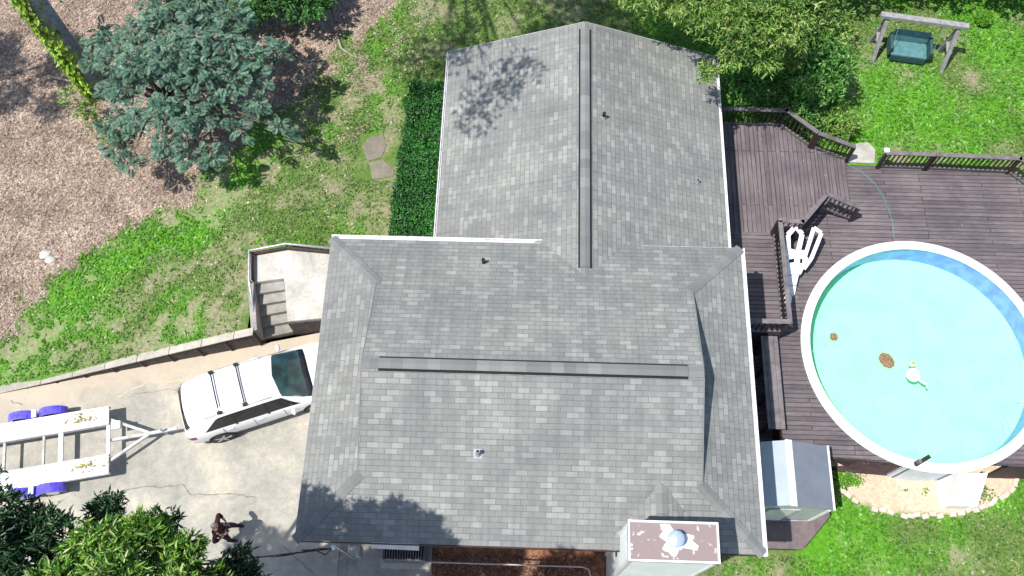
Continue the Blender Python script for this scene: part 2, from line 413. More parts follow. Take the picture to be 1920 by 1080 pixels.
def strip(pts, w, z, jit=.02, seed=1):
    rnd = random.Random(seed); P = []
    for (a, b) in zip(pts[:-1], pts[1:]):
        n = max(2, int(math.hypot(b[0]-a[0], b[1]-a[1])/.12))
        for i in range(n): P.append((a[0]+(b[0]-a[0])*i/n+rnd.uniform(-jit,jit), a[1]+(b[1]-a[1])*i/n+rnd.uniform(-jit,jit)))
    P.append(pts[-1]); m = MB(); L = []; R = []
    for i, p in enumerate(P):
        q0 = P[max(0,i-1)]; q1 = P[min(len(P)-1,i+1)]; dx, dy = q1[0]-q0[0], q1[1]-q0[1]; d = math.hypot(dx, dy) or 1
        ww = w*(.6+.8*rnd.random())/2; L.append((p[0]-dy/d*ww, p[1]+dx/d*ww, z)); R.append((p[0]+dy/d*ww, p[1]-dx/d*ww, z))
    n = len(P); m.add(L+R, [(i, n+i, n+i+1, i+1) for i in range(n-1)]); return m
cr = [([(-12.9,4.05),(-12.2,4.25),(-11.5,4.5),(-10.7,4.55),(-10.1,4.62),(-9.9,4.35),(-9.3,4.35),(-8.6,4.42),(-7.9,4.3)], .03, 'crack'),
      ([(-12.6,7.2),(-12.2,7.5),(-11.7,7.75),(-11.1,7.75),(-10.6,7.85),(-10.1,7.9)], .035, 'crackpale'),
      ([(-15.9,7.0),(-15.5,6.9)], .03, 'crack'), ([(-6.9,2.95),(-6.2,2.4),(-5.6,1.9),(-5.2,1.2)], .03, 'crack'),
      ([(-5.05,2.9),(-5.05,.5)], .025, 'crack'), ([(-12.2,7.3),(-11.2,7.5),(-10.0,7.6)], .02, 'crack')]
for i, (p, w, mt) in enumerate(cr):
    tag(strip(p, w, .006 if mt == 'crack' else .009, .03, i).build('crack', mt, drv))

# retaining wall beside the driveway
MT['tie'] = pmat('dark_weathered_wall', (.1,.08,.075), .9, (.045,.036,.036), 7, b=.4)
MT['cap'] = concrete('wall_cap_concrete', (.42,.39,.33), (.28,.26,.22), (.6,.55,.46))
rw = root('retaining_wall', (-12.2,8.2,0), 'long low dark retaining wall with concrete cap between driveway and lawn', 'wall')
def rwtop(x): return max(.05, min(1.0, (x+16.3)/7.6))
m = MB(); mc = MB(); X = [-16.3,-15,-14,-13,-12,-11,-10,-9,-8.42]
for a, b in zip(X[:-1], X[1:]):
    ya, yb = float(wall_y(a)), float(wall_y(b))
    m.prism([(a,ya-.02),(b,yb-.02),(b,yb+.17),(a,ya+.17)], -.1, [rwtop(a)-.06,rwtop(b)-.06,rwtop(b)-.06,rwtop(a)-.06])
    z = [rwtop(a),rwtop(b),rwtop(b),rwtop(a)]
    mc.prism([(a,ya-.05),(b-.012,yb-.05),(b-.012,yb+.2),(a,ya+.2)], [q-.058 for q in z], z)
m.build('wall_face', 'tie', rw, True); mc.build('cap', 'cap', rw, True, bevel=.012)
m = MB()
for i in range(9): 
    x = -15.5+i*.88; y = float(wall_y(x)); m.box((x,y-.045,.02),(x+.05,y-.025,max(.05,rwtop(x)-.07)))
m.build('joint_strip', 'brownwood', rw, True)

# ------------------------------------------------------------------ side landing and steps
ld = root('stair_landing', (-7.4,10.6,0), 'pale concrete landing with six steps down to the driveway beside the house', 'landing')
m = MB(); m.prism([(-8.72,10.72),(-7.72,10.9),(-7.42,9.47),(-5.31,9.75),(-5.31,11.72),(-7.72,11.92),(-8.8,11.68)], -.2, 1.0)
m.build('landing_slab', 'slab', ld, True, bevel=.015)
m = MB(); m.prism([(-7.42,9.42),(-5.31,9.72),(-5.31,9.745),(-7.42,9.465)], -.1, .9); m.build('landing_wall', 'tie', ld, True)
steps = 6
A = (-8.62,10.72); B = (-7.76,10.88); A2 = (-8.33,9.22); B2 = (-7.45,9.44)
for i in range(5):
    t0 = i/5; t1 = (i+1)/5; L = lambda P, Q, t: (P[0]+(Q[0]-P[0])*t, P[1]+(Q[1]-P[1])*t)
    m = MB().prism([L(A,A2,t0),L(B,B2,t0),L(B,B2,t1),L(A,A2,t1)], -.1, 1.0-(i+1)*.167)
    m.build('step', 'tread', ld, True, bevel=.01)
m = MB()
for i in range(6):
    t0 = i/5 if i < 5 else 1; a = L(A,A2,t0); b = L(B,B2,t0); z = 1.0-i*.167
    m.box((a[0],a[1]-.012,max(.0,z-.167)),(a[0]+.01,a[1]+.0,z-.02))
m = MB().prism([(-8.75,11.7),(-8.62,10.7),(-8.33,9.2),(-8.5,9.12),(-8.82,10.7),(-8.95,11.7)], -.2, [1.05,1.05,.95,.95,1.05,1.05]); m.build('side_wall', 'tread', ld, True, bevel=.01)
MB().prism([(-8.80,11.62),(-7.72,11.86),(-5.4,11.68),(-5.4,11.72),(-7.72,11.92),(-8.86,11.68)], .9, 1.16).build('kerb', 'brownwood', ld, True)
MB().prism([(-8.84,11.6),(-8.68,10.75),(-8.62,10.75),(-8.78,11.6)], .9, 1.16).build('kerb', 'brownwood', ld, True)
rl = root('handrail', (-8.6,10.6,1), 'thin grey metal handrail around the pale landing and its steps', 'handrail')
m = MB(); P = [(-8.36,9.25,1.1),(-8.66,10.7,1.9),(-8.82,11.7,1.95),(-7.72,11.95,1.95),(-5.7,11.74,1.95)]
# posts set 0.05 outside the slab
tops = [(-8.40,9.2,.75),(-8.70,10.7,1.32),(-8.84,11.66,1.34),(-7.72,11.93,1.34),(-5.6,11.76,1.34)]
m.tube(tops, .034, 8); m.build('top_rail', 'galv', rl, True, smooth=True)
for x, y, z in tops: MB().tube([(x,y,z-.5),(x,y,z)], .02, 8).build('post', 'darkslot', rl, True, smooth=True)
for P_, lb_ in (([(-5.8,15.85),(-5.62,16.2),(-5.12,16.36),(-4.98,15.9),(-5.1,15.45),(-5.55,15.3)], 'upper of two worn concrete stepping slabs in the lawn beside the hedge'), ([(-5.5,15.25),(-5.05,15.38),(-4.62,14.95),(-4.66,14.72),(-5.34,14.62)], 'lower of two worn concrete stepping slabs in the lawn beside the hedge')):
    tag(MB().prism(P_, .5, .80).build('stepping_slab', 'oldslab', bevel=.02), lb_, 'slab', 'stepping slabs')

# ------------------------------------------------------------------ house
def capmat():
    m, n, l, bs = newmat('cap_shingles'); g = n.new('ShaderNodeNewGeometry')
    c = ramp(n, l, g.outputs['Random Per Island'], ((0,(.15,.155,.152)),(.5,(.185,.19,.185)),(1,(.225,.23,.222))))
    c = mix(n, l, 1., c, ramp(n, l, noise(n, l, g.outputs['Position'], 90, 2), ((.3,.85),(.7,1.1))), 'MULTIPLY')
    l.new(c, bs.inputs['Base Color']); bs.inputs['Roughness'].default_value = .9; return m
MT['caps'] = capmat()
H = root('house', (0,7,0), 'grey shingled house with white gutters and two crossing roofs beside the deck', 'house')
SL = .366
x0,x1,y0,y1,ze = -5.63,5.74,2.67,10.86,4.0
d = 1.55; gx0, gx1 = x0+d, x1-d; gy0, gy1 = y0+d, y1-d; zg = ze+SL*d; ry = (y0+y1)/2; zr = ze+SL*(ry-y0)
cs = math.sqrt(1+SL*SL)
def fz(mb, pts, o, u, v):
    """face with shingle uv: o origin, u along eave, v plan direction up slope"""
    uv = []
    for p in pts:
        a = (p[0]-o[0])*u[0]+(p[1]-o[1])*u[1]; b = ((p[0]-o[0])*v[0]+(p[1]-o[1])*v[1])*cs
        uv.append((a, b))
    mb.face(pts, uv)
m = MB()
ov = .06
S1 = [(x0,y0,ze),(x1,y0,ze),(gx1+.0,gy0,zg),(gx1+ov,gy0+.0,zg),(gx1+ov,ry,zr),(gx0-ov,ry,zr),(gx0-ov,gy0,zg),(gx0,gy0,zg)]
fz(m, [(x0,y0,ze),(x1,y0,ze),(gx1,gy0,zg),(gx0,gy0,zg)], (x0,y0), (1,0), (0,1))
fz(m, [(gx0-ov,gy0,zg),(gx1+ov,gy0,zg),(gx1+ov,ry,zr),(gx0-ov,ry,zr)], (x0,y0), (1,0), (0,1))
fz(m, [(x1,y1,ze),(x0,y1,ze),(gx0,gy1,zg),(gx1,gy1,zg)], (x1,y1), (-1,0), (0,-1))
fz(m, [(gx1+ov,gy1,zg),(gx0-ov,gy1,zg),(gx0-ov,ry,zr),(gx1+ov,ry,zr)], (x1,y1), (-1,0), (0,-1))
fz(m, [(x0,y1,ze),(x0,y0,ze),(gx0,gy0,zg),(gx0,gy1,zg)], (x0,y1), (0,-1), (1,0))
fz(m, [(x1,y0,ze),(x1,y1,ze),(gx1,gy1,zg),(gx1,gy0,zg)], (x1,y0), (0,1), (-1,0))
roof = m.build('roof', 'shingle', H, True)
sol = roof.modifiers.new('sol', 'SOLIDIFY'); sol.thickness = .03; sol.offset = -1
# gable ends of the little upper gables, rake trim
for gx in (gx0+.03, gx1-.03): MB().add([(gx,gy0,zg-.03),(gx,gy1,zg-.03),(gx,ry,zr-.04)], [(0,1,2)]).build('gable_wall', 'trim', roof, True)
for gx in (gx0-ov-.012, gx1+ov+.012):
    for gy in (gy0, gy1): MB().beam((gx,gy,zg-.045),(gx,ry,zr-.045), .02, .1).build('rake_trim', 'caps', roof, True)
# hip caps and ridge caps
def caps(mb, a, b, w=.3, step=.2, lift=.02, drop=.05):
    a = Vector(a); b = Vector(b); d = (b-a); n = max(1, int(d.length/step)); dn = d.normalized(); r = dn.cross(Vector((0,0,1))).normalized()
    up = r.cross(dn)
    for i in range(n):
        p = a+d*(i/n); q = a+d*min(1, (i+1.12)/n); h0 = lift+.016; h1 = lift
        vs = [p+r*w/2+up*(h0-drop), p+up*h0, p-r*w/2+up*(h0-drop), q+r*w/2+up*(h1-drop), q+up*h1, q-r*w/2+up*(h1-drop)]
        k = random.random()
        mb.add(vs, [(0,3,4,1),(1,4,5,2),(0,1,2)])
for cxy in ((x0,y0,gx0,gy0),(x1,y0,gx1,gy0),(x0,y1,gx0,gy1),(x1,y1,gx1,gy1)):
    m = MB(); caps(m, (cxy[0],cxy[1],ze), (cxy[2],cxy[3],zg), .27, .26, .010, .034); m.build('hip_cap', 'caps', roof, True)
def ridge_vent(a, b, parent, w=.27, wdark=.34):
    a = Vector(a); b = Vector(b); d = (b-a).normalized(); r = d.cross(Vector((0,0,1)))
    m = MB(); n = int((b-a).length/.3); L = b-a
    for i in range(n):
        p = a+L*(i/n); q = a+L*((i+1.06)/n if i < n-1 else 1)
        vs = []
        for t, h in ((p,.006),(q,0)):
            vs += [t+r*w/2+Vector((0,0,.035+h)), t+Vector((0,0,.075+h)), t-r*w/2+Vector((0,0,.035+h))]
        m.add(vs, [(0,3,4,1),(1,4,5,2),(0,1,2)])
    o = m.build('ridge_vent', 'caps', parent, True)
    m = MB()
    for s in (-1, 1):
        off = r*s*(w/2+.02)
        zz = Vector((0,0,-.022))
        m.beam(a+off+zz, b+off+zz, .05, .05)
    m.build('vent_gap_shade', 'darkslot', parent, True)  # black strips paint the shade in the gaps under the vent edges
    return o
ridge_vent((-3.72,ry,zr-.02), (3.86,ry,zr-.02), roof)
for e0, e1 in ((gx0-ov,-3.72),(gx1+ov,3.86)): m = MB(); caps(m, (e0,ry,zr), (e1,ry,zr), .28, .2, .025, .04); m.build('ridge_cap', 'caps', roof, True)
# saddle behind the chimney
m = MB(); cz = ze+SL*1.55; mx = 3.26; yy = 3.0
fz(m, [(mx,y0+1.56,cz+.004),(mx-1.12,yy,ze+SL*(yy-y0)+.01),(mx,yy,cz+.0)], (mx,4.2), (0,-1), (1,0))
fz(m, [(mx,y0+1.56,cz+.004),(mx,yy,cz+.0),(mx+1.12,yy,ze+SL*(yy-y0)+.01)], (mx,4.2), (0,1), (-1,0))
m.build('chimney_saddle', 'shingle', roof, True)
m = MB(); caps(m, (mx,3.02,cz-.02), (mx,4.2,cz-.02), .3, .2, .025, .045); m.build('saddle_cap', 'caps', roof, True)
# wing roof
wx0,wx1,wy1,wz = -2.84,5.68,18.2,2.85; wr = (wx0+wx1)/2; wzr = wz+SL*(wr-wx0)
xa = wx0+(ze-wz)/SL; xb = wx1-(ze-wz)/SL; yj = y1-(wzr-ze)/SL
m = MB(); yi = 10.3
sk = .12     # the north gable edge leans out a little at the ridge
fz(m, [(wx0,wy1,wz),(wx0,yi,wz),(xa,yi,ze-.0),(xa,y1,ze),(wr,yj-.05,wzr),(wr,wy1,wzr)], (wx0,wy1), (0,-1), (1,0))
fz(m, [(wx1,yi,wz),(wx1,wy1,wz),(wr,wy1,wzr),(wr,yj-.05,wzr),(xb,y1,ze),(xb,yi,ze)], (wx1,wy1), (0,1), (-1,0))
for i in range(len(m.v)): m.v[i] = (m.v[i][0], m.v[i][1], m.v[i][2]+.003)
wing = m.build('roof', 'shingle', H, True); sol = wing.modifiers.new('sol', 'SOLIDIFY'); sol.thickness = .03; sol.offset = -1
ridge_vent((wr,17.95,wzr-.02), (wr,9.98,wzr-.02), wing)
for s in (-1, 1): MB().beam((wr,wy1+.01,wzr-.05),(wr+s*(wr-wx0),wy1+.01,wz-.05), .025, .12).build('rake_trim', 'trim', wing, True)
# fascia + gutters
def gutter(a, b, side, name='gutter', mat='gutter', w=.1, parent=H):
    """open K-style channel; side = outward unit vector"""
    a = Vector(a); b = Vector(b); s = Vector((*side, 0)); m = MB()
    z0 = Vector((0,0,-.11)); o1 = s*.012; o2 = s*w
    prof = [o1+Vector((0,0,-.02)), o1+z0, s*(w*.75)+z0, o2+Vector((0,0,-.015)), o2-s*.022+Vector((0,0,-.015)), o2-s*.03+Vector((0,0,-.035)), s*(w*.68)+Vector((0,0,-.095)), o1+s*.01+Vector((0,0,-.095)), o1+s*.01+Vector((0,0,-.02))]
    n = len(prof); vs = [a+p for p in prof]+[b+p for p in prof]
    m.add(vs, [(i, (i+1)%n, n+(i+1)%n, n+i) for i in range(n)]+[tuple(range(n)), tuple(range(2*n-1, n-1, -1))])
    return m.build(name, mat, parent, True)
gutter((x0-.02,y1,ze), (.36,y1,ze), (0,1), w=.13)
gutter((wx0,wy1,wz), (wx0,10.9,wz), (-1,0), w=.09)
gutter((wx1,10.9,wz), (wx1,wy1,wz), (1,0), w=.1)
gutter((x1,y0-.03,ze), (x1,y1+.02,ze), (1,0), w=.12)
for a, b, mt in (((x0-.012,y0,ze-.16),(x0-.002,y1,ze-.01),'trim'),((x0,y0-.022,ze-.2),(x1,y0-.004,ze-.025),'brownwood'),((3.0,y1+.004,ze-.15),(x1,y1+.02,ze-.01),'trim')): MB().box(a, b).build('fascia', mt, H, True)
MB().box((x0+.36,y0+.735,-1.2),(x1-.36,y0+.748,ze-.21)).build('eave_shade_panel', 'brownwood', H, True)  # dark brown sheet paints in the recess shade under the south eave
# soffit and walls
m = MB(); m.box((x0+.03,y0+.03,ze-.2),(x1-.03,y1-.03,ze-.17)); m.box((wx0+.03,11.0,wz-.2),(wx1-.03,wy1-.03,wz-.17)); m.build('soffit', 'siding', H, True)
m = MB(); m.box((x0+.35,y0+.75,-1.6),(x1-.35,y1-.3,ze-.2)); m.box((wx0+.4,y1-.3,-.6),(wx1-.35,wy1-.35,wz-.2))
m.add([(wx0+.4,wy1-.34,wz-.2),(wx1-.4,wy1-.34,wz-.2),(wr,wy1-.34,wzr-.12)], [(0,1,2)]); m.build('wall', 'siding', H, True)
MT['pane'] = pmat('window_glass', (.03,.04,.05), .08)
def window(parent, c, w, h, ax):
    cx, cy, cz_ = c; f = MB(); p = MB()
    def bx(mb, u0, u1, z0, z1, d0, d1):
        if ax == 'y': mb.box((cx+u0,cy+min(d0,d1),cz_+z0),(cx+u1,cy+max(d0,d1),cz_+z1))
        else: mb.box((cx+min(d0,d1),cy+u0,cz_+z0),(cx+max(d0,d1),cy+u1,cz_+z1))
    s = -1 if ax == 'y' or cx < 0 else 1
    for u0,u1,z0,z1 in ((-w/2-.08,-w/2,-h/2,h/2),(w/2,w/2+.08,-h/2,h/2),(-w/2-.08,w/2+.08,h/2,h/2+.08),(-w/2-.1,w/2+.1,-h/2-.08,-h/2)): bx(f,u0,u1,z0,z1,0,s*.05)
    bx(p,-w/2,w/2,-h/2,h/2,0,s*.02); o = f.build('window', 'white', parent, True)
    q = p.build('pane', 'pane', o, False); q.data.transform(Matrix.Translation(-Vector(parent.location)))
window(H, (-1.0,y0+.73,2.2), 1.3, 1.1, 'y'); window(H, (x0+.35,4.2,2.9), 1.0, .8, 'x')
m = MB(); m.box((x0+.31,5.9,0),(x0+.345,8.9,2.2)); gd = m.build('garage_door', 'white', H, True)
m = MB(); [m.box((x0+.295,5.95+i*.73,.1+j*.52),(x0+.308,6.6+i*.73,.52+j*.52)) for i in range(4) for j in range(4)]; m.build('door_panel', 'white', gd).data.transform(Matrix.Translation(-Vector(H.location)))
# chimney
MT['chim'] = pmat('chimney_siding', (.72,.76,.76), .55, (.64,.68,.68), 2)
def capcolor():
    m, n, l, bs = newmat('chimney_top_paint'); v = worldpos(n)
    c = mix(n, l, ramp(n, l, noise(n, l, v, 5.5, 5, .6, .6), ((.6,0.),(.66,1.))), (.26,.2,.195), (.6,.56,.55))
    l.new(c, bs.inputs['Base Color']); bs.inputs['Roughness'].default_value = .7; return m
MT['captop'] = capcolor()
c0,c1,d0,d1,zc = 2.30,4.19,2.24,3.02,6.2
m = MB(); m.box((c0,d0,-1.2),(c1,d1,zc-.14)); ch = m.build('chimney', 'chim', H, True)
def sub(mb, name, mat, par, **k):
    o = mb.build(name, mat, par, False, **k); o.data.transform(Matrix.Translation(-Vector(H.location))); return o
m = MB(); z = .1
while z < zc-.2: m.box((c0+.02,d0-.012,z),(c1-.02,d0-.001,z+.16)); z += .2
z = 3.4
while z < zc-.2: m.box((c0-.01,d0+.02,z),(c0-.001,d1-.02,z+.17)); z += .2
sub(m, 'lap_siding', 'chim', ch)
m = MB()
for x, y in ((c0,d0),(c1,d0),(c0,d1),(c1,d1)): m.box((x-.035,y-.035,-1.2),(x+.035,y+.035,zc-.141))
sub(m, 'corner_trim', 'white', ch)
m = MB(); e = .05; m.box((c0-e,d0-e,zc-.14),(c1+e,d1+e,zc-.02)); sub(m, 'chimney_cap', 'captop', ch)
m = MB()
for a, b in (((c0-e,d0-e),(c1+e,d0-e+.045)),((c0-e,d1+e-.045),(c1+e,d1+e)),((c0-e,d0-e+.045),(c0-e+.045,d1+e-.045)),((c1+e-.045,d0-e+.045),(c1+e,d1+e-.045))): m.box((a[0],a[1],zc-.019),(b[0],b[1],zc+.01))
sub(m, 'cap_edge', 'white', ch)
MT['flue'] = pmat('flue_metal', (.5,.62,.78), .35, (.42,.52,.66), 6, metal=.3)
MT['paste'] = pmat('white_sealant', (.8,.79,.78), .7)
m = MB(); fx, fy = 3.27, 2.66
P = []
for k in range(28):
    a = 2*math.pi*k/28; r = .27+.07*math.sin(3*a+1)+.05*math.sin(7*a)+(.22 if abs(a-5.9) < .25 else 0)+(.1 if abs(a-2) < .3 else 0)
    P.append((fx+r*math.cos(a)*1.15, max(d0+.02, min(d1-.02, fy+r*math.sin(a)))))
m.prism(P, zc-.021, zc-.006); sub(m, 'sealant', 'paste', ch)
m = MB(); m.lathe((fx,fy), [(.11,zc-.02),(.11,zc+.18),(.17,zc+.18),(.185,zc+.2),(.185,zc+.24),(.15,zc+.265),(.0,zc+.285)], 28); sub(m, 'flue_cap', 'flue', ch, smooth=True)
m = MB(); m.box((c0-.03,2.62,3.05),(c0-.005,2.76,3.22)); sub(m, 'vent_hole', 'darkslot', ch)
# roof penetrations
def zs(y): return ze+SL*min(y-y0, y1-y)
def zw(x): return wz+SL*min(x-wx0, wx1-x)
MT['lead'] = pmat('flashing', (.38,.39,.42), .5, (.3,.31,.33), 9)
for (x, y, z, hh, mt, fl) in ((-1.21,4.75,zs(4.75),.28,'lead',.11),(-1.33,10.1,zs(10.1),.22,'black',.0),(1.98,14.9,zw(1.98),.25,'black',.12),(4.83,13.4,zw(4.83),.15,'lead',.09)):
    m = MB(); m.tube([(x,y,z-.05),(x,y,z+hh)], .05, 12); v = m.build('vent_pipe', mt, H, True, smooth=False)
    m = MB(); m.tube([(x,y,z+hh-.004),(x,y,z+hh+.002)], .036, 12); q = m.build('pipe_mouth', 'darkslot', v); q.data.transform(Matrix.Translation(-Vector(H.location)))
    if fl:
        m = MB(); sx = 1 if z < 4 else 0; dz = SL*fl
        if sx: m.add([(x-fl,y-fl,zw(x-fl)+.02),(x+fl,y-fl,zw(x+fl)+.02),(x+fl,y+fl,zw(x+fl)+.02),(x-fl,y+fl,zw(x-fl)+.02)], [(0,1,2,3)])
        else: m.add([(x-fl,y-fl,zs(y-fl)+.02),(x+fl,y-fl,zs(y-fl)+.02),(x+fl,y+fl,zs(y+fl)+.02),(x-fl,y+fl,zs(y+fl)+.02)], [(0,1,2,3)])
        q = MB().lathe((x,y), [(.09,z-.03),(.055,z+.1)], 12).build('pipe_collar', 'lead', v); q.data.transform(Matrix.Translation(-Vector(H.location)))
        q = m.build('flashing', 'lead' if mt == 'lead' and not sx else 'caps', v); q.data.transform(Matrix.Translation(-Vector(H.location)))

# ------------------------------------------------------------------ south side bits
mp = MT['straw'] = pmat('pine_straw', (.16,.06,.03), .95, (.34,.17,.09), 9, .4, .7, b=.8, bscale=30)
st = tag(MB().prism([(-2.6,-3),(2.28,-3),(2.28,3.4),(-2.6,3.4)], -.1, .06).build('pine_straw_bed', 'straw'), 'reddish brown pine straw covering the bed below the south eave', 'mulch bed', kind='stuff')
pr = root('conduit_pipe', (-.4,2.55,1), 'thin pale pipe running along the south wall above the pine straw', 'pipe')
MB().tube([(-2.65,2.52,1.4),(1.55,2.52,1.4),(1.72,2.46,1.4),(1.76,2.3,1.38),(1.77,1.2,1.3)], .022, 8).build('pipe', pmat('pale_pipe', (.5,.42,.4), .5), pr, True, smooth=True)
aw = root('window_awning', (-3.2,2.6,2.9), 'short white metal awning under the south eave above the grille box', 'awning')
MB().add([(-3.88,2.90,3.25),(-2.68,2.86,3.25),(-2.68,2.62,3.1),(-3.88,2.64,3.1),(-3.88,2.90,3.22),(-2.68,2.86,3.22),(-2.68,2.62,3.07),(-3.88,2.64,3.07)], [(0,3,2,1),(4,5,6,7),(0,1,5,4),(1,2,6,5),(2,3,7,6),(3,0,4,7)]).build('awning_panel', 'white', aw, True)
for x in (-3.8,-2.76): MB().beam((x,2.9,2.9),(x,2.66,3.08), .02, .02).build('strut', 'galv', aw, True)
MT['acgrey'] = pmat('condenser_paint', (.2,.2,.2), .6, (.12,.12,.13), 7)
ac = root('air_conditioner', (-3.4,2.8,0), 'grey air conditioner condenser with dark slatted top against the south wall', 'air conditioner')
MB().box((-3.95,2.6,.08),(-2.75,3.3,.86)).build('housing', 'acgrey', ac, True, bevel=.02)
for i in range(16):
    x = -3.9+i*.073; MB().box((x,2.64,.865),(x+.02,3.26,.885)).build('grille_bar', 'acgrey', ac, True)
MB().box((-3.92,2.63,.861),(-2.78,3.27,.866)).build('fan_well', 'darkslot', ac, True)
MB().box((-4.1,2.45,-.01),(-2.65,3.3,.08)).build('pad', 'cap', ac, True)
sm = root('service_mast', (-4.6,2.65,0), 'grey electric service mast with white head at the house corner', 'service mast')
MB().tube([(-4.62,2.56,1.2),(-4.62,2.56,4.25)], .03, 10).build('mast_pipe', 'galv', sm, True, smooth=True)
MB().lathe((-4.62,2.5), [(.0,4.15),(.05,4.17),(.06,4.22),(.04,4.28),(0,4.3)], 12).build('weather_head', 'white', sm, True, smooth=True)
MB().box((-4.78,2.6,1.0),(-4.46,2.9,1.5)).build('meter_box', 'galv', sm, True, bevel=.02)
oc = root('overhead_cable', (-9,2.4,5), 'black twisted service cable running from the roof corner towards the trees', 'cable')
pts = []
for i in range(40):
    t = i/39; x = -4.65-t*13; y = 2.47-t*1.9+.0; z = 4.25+t*1.2-1.2*4*t*(1-t)*.35
    pts.append((x,y,z))
MB().tube(pts, .022, 6).build('line', 'black', oc, True)
MB().tube([(x,y+.04*math.sin(i*1.3),z+.04*math.cos(i*1.3)) for i,(x,y,z) in enumerate(pts)], .012, 6).build('line', 'black', oc, True)
MB().tube([(-4.62,2.5,4.22),(-4.85,2.35,3.95),(-5.1,2.45,4.05),(-5.4,2.42,4.15)], .015, 6).build('drip_loop', 'black', oc, True)

# ------------------------------------------------------------------ deck
D = root('wooden_deck', (10,11,0), 'weathered brown wooden deck on two levels wrapping around the round pool', 'deck')
ZU, ZP, ZL = .80, .30, -.70
MB().prism([(5.3,17.08),(8.22,17.08),(9.12,16.28),(9.32,16.2),(9.32,14.0),(9.12,13.85),(8.3,12.98),(5.3,12.98)], ZU-.06, ZU).build('platform', 'board_y', D, True)
MB().prism([(5.3,9.6),(7.66,9.6),(7.66,12.6),(7.66,12.976),(5.3,12.976)], ZU-.06, ZU+.001).build('platform', 'board_x', D, True)
# pool level with a round opening (ring sectors to a surrounding polygon)
PC = (12.06,9.29); PR = 3.70
outer = [(7.52,6.5),(7.84,6.08),(8.9,5.95),(11.3,5.83),(11.55,5.83)]
def ringdeck():
    m = MB(); n = 72
    poly = [(7.52,16.1),(10.3,16.1),(10.5,15.85),(15.95,15.72),(17.6,14.2),(17.6,5.85),(13.7,5.85)]
    poly2 = [(10.45,5.88),(8.9,5.95),(7.84,6.08),(7.52,6.5)]
    full = poly+poly2
    # radial sampling of outer boundary
    def hit(a):
        dx, dy = math.cos(a), math.sin(a); best = None
        for i in range(len(full)):
            p = full[i]; q = full[(i+1)%len(full)]; ex, ey = q[0]-p[0], q[1]-p[1]; den = dx*ey-dy*ex
            if abs(den) < 1e-9: continue
            t = ((p[0]-PC[0])*ey-(p[1]-PC[1])*ex)/den; s = ((p[0]-PC[0])*dy-(p[1]-PC[1])*dx)/den
            if t > 0 and -1e-6 <= s <= 1+1e-6 and (best is None or t < best): best = t
        return best
    angs = sorted(set([2*math.pi*k/n for k in range(n)]+[math.atan2(p[1]-PC[1], p[0]-PC[0])%(2*math.pi) for p in full]))
    I = []; O = []
    for a in angs:
        t = hit(a); 
        I.append((PC[0]+PR*math.cos(a), PC[1]+PR*math.sin(a))); t = max(t, PR+.0)
        O.append((PC[0]+t*math.cos(a), PC[1]+t*math.sin(a)) if t > PR+.02 else None)
    k = len(angs)
    for i in range(k):
        j = (i+1)%k
        if O[i] is None or O[j] is None: continue
        q = [I[i],O[i],O[j],I[j]]
        m.add([(x,y,ZP) for x,y in q]+[(x,y,ZP-.06) for x,y in q], [(0,1,2,3),(7,6,5,4),(1,5,6,2),(0,3,7,4)])
    return m
ringdeck().build('platform', 'board_x', D, True)
for i in range(3):
    xx = 9.322+.34*i; MB().box((xx,14.0,ZP-.02),(xx+.36,16.16-.05*i,ZU-(i+1)*.125)).build('step', 'board_y', D, True)
# lower passage and shed platform
MB().prism([(5.3,6.3),(7.5,6.3),(7.5,9.55),(5.3,9.55)], ZL-.06, ZL+.001).build('platform', boardmat('shade_toned_passage_boards','x',(.075,.065,.08),(.1,.09,.1)), D, True)  # board colour darker and bluer, the shade of the passage painted in
MB().prism([(5.3,3.42),(8.12,3.42),(9.0,4.4),(9.0,6.28),(5.3,6.28)], ZL-.12, ZL).build('platform', pmat('shed_platform_wood', (.17,.13,.13), .8, (.12,.09,.095), 5, b=.2), D, True)
MB().prism([(5.35,3.47),(8.1,3.47),(8.95,4.42),(8.95,6.2),(5.35,6.2)], -1.6, ZL-.12).build('skirt', 'railwood', D, True)
# skirts / fascia
def vert_skirt(a, b, z0, z1, mat='skirt', lattice=True):
    a = Vector((*a,0)); b = Vector((*b,0)); L = (b-a).length; u = (b-a).normalized(); nrm = Vector((u.y,-u.x,0)); m = MB()
    m.beam(a+Vector((0,0,z1-.12)), b+Vector((0,0,z1-.12)), .03, .2)
    m.beam(a+Vector((0,0,z0+.05)), b+Vector((0,0,z0+.05)), .03, .1)
    if lattice:
        s = .0; h = z1-z0-.25
        while s < L:
            e = min(L, s+h); f = (e-s)
            m.beam(a+u*s+Vector((0,0,z0+.08)), a+u*e+Vector((0,0,z0+.08+f)), .008, .035, nrm)
            m.beam(a+u*s+nrm*.012+Vector((0,0,z0+.08+h)), a+u*e+nrm*.012+Vector((0,0,z0+.08+h-f)), .008, .035, nrm)
            s += .16
    else: m.beam(a+Vector((0,0,(z0+z1)/2)), b+Vector((0,0,(z0+z1)/2)), .02, z1-z0)
    return m.build('skirt', mat, D, True)
vert_skirt((8.9,5.93),(11.26,5.80), -1.4, ZP)
vert_skirt((14.0,5.83),(17.6,5.83), -1.4, ZP, lattice=False)
vert_skirt((7.53,6.52),(7.53,9.5), ZL, ZP-.07, 'railwood', False)
vert_skirt((7.67,9.58),(7.67,12.9), ZP, ZU-.07, 'railwood', False)
vert_skirt((5.4,9.58),(7.66,9.58), ZL, ZU-.07, 'railwood', False)
vert_skirt((8.3,12.95),(9.12,13.83), ZP, ZU-.07, 'railwood', False)
vert_skirt((7.53,6.5),(7.84,6.06), -1.4, ZP-.07, 'railwood', False)
MB().prism([(11.24,5.74),(11.32,5.74),(11.32,5.86),(11.24,5.86)], -1.4, ZP+.42).build('corner_post', 'railcap', D, True)
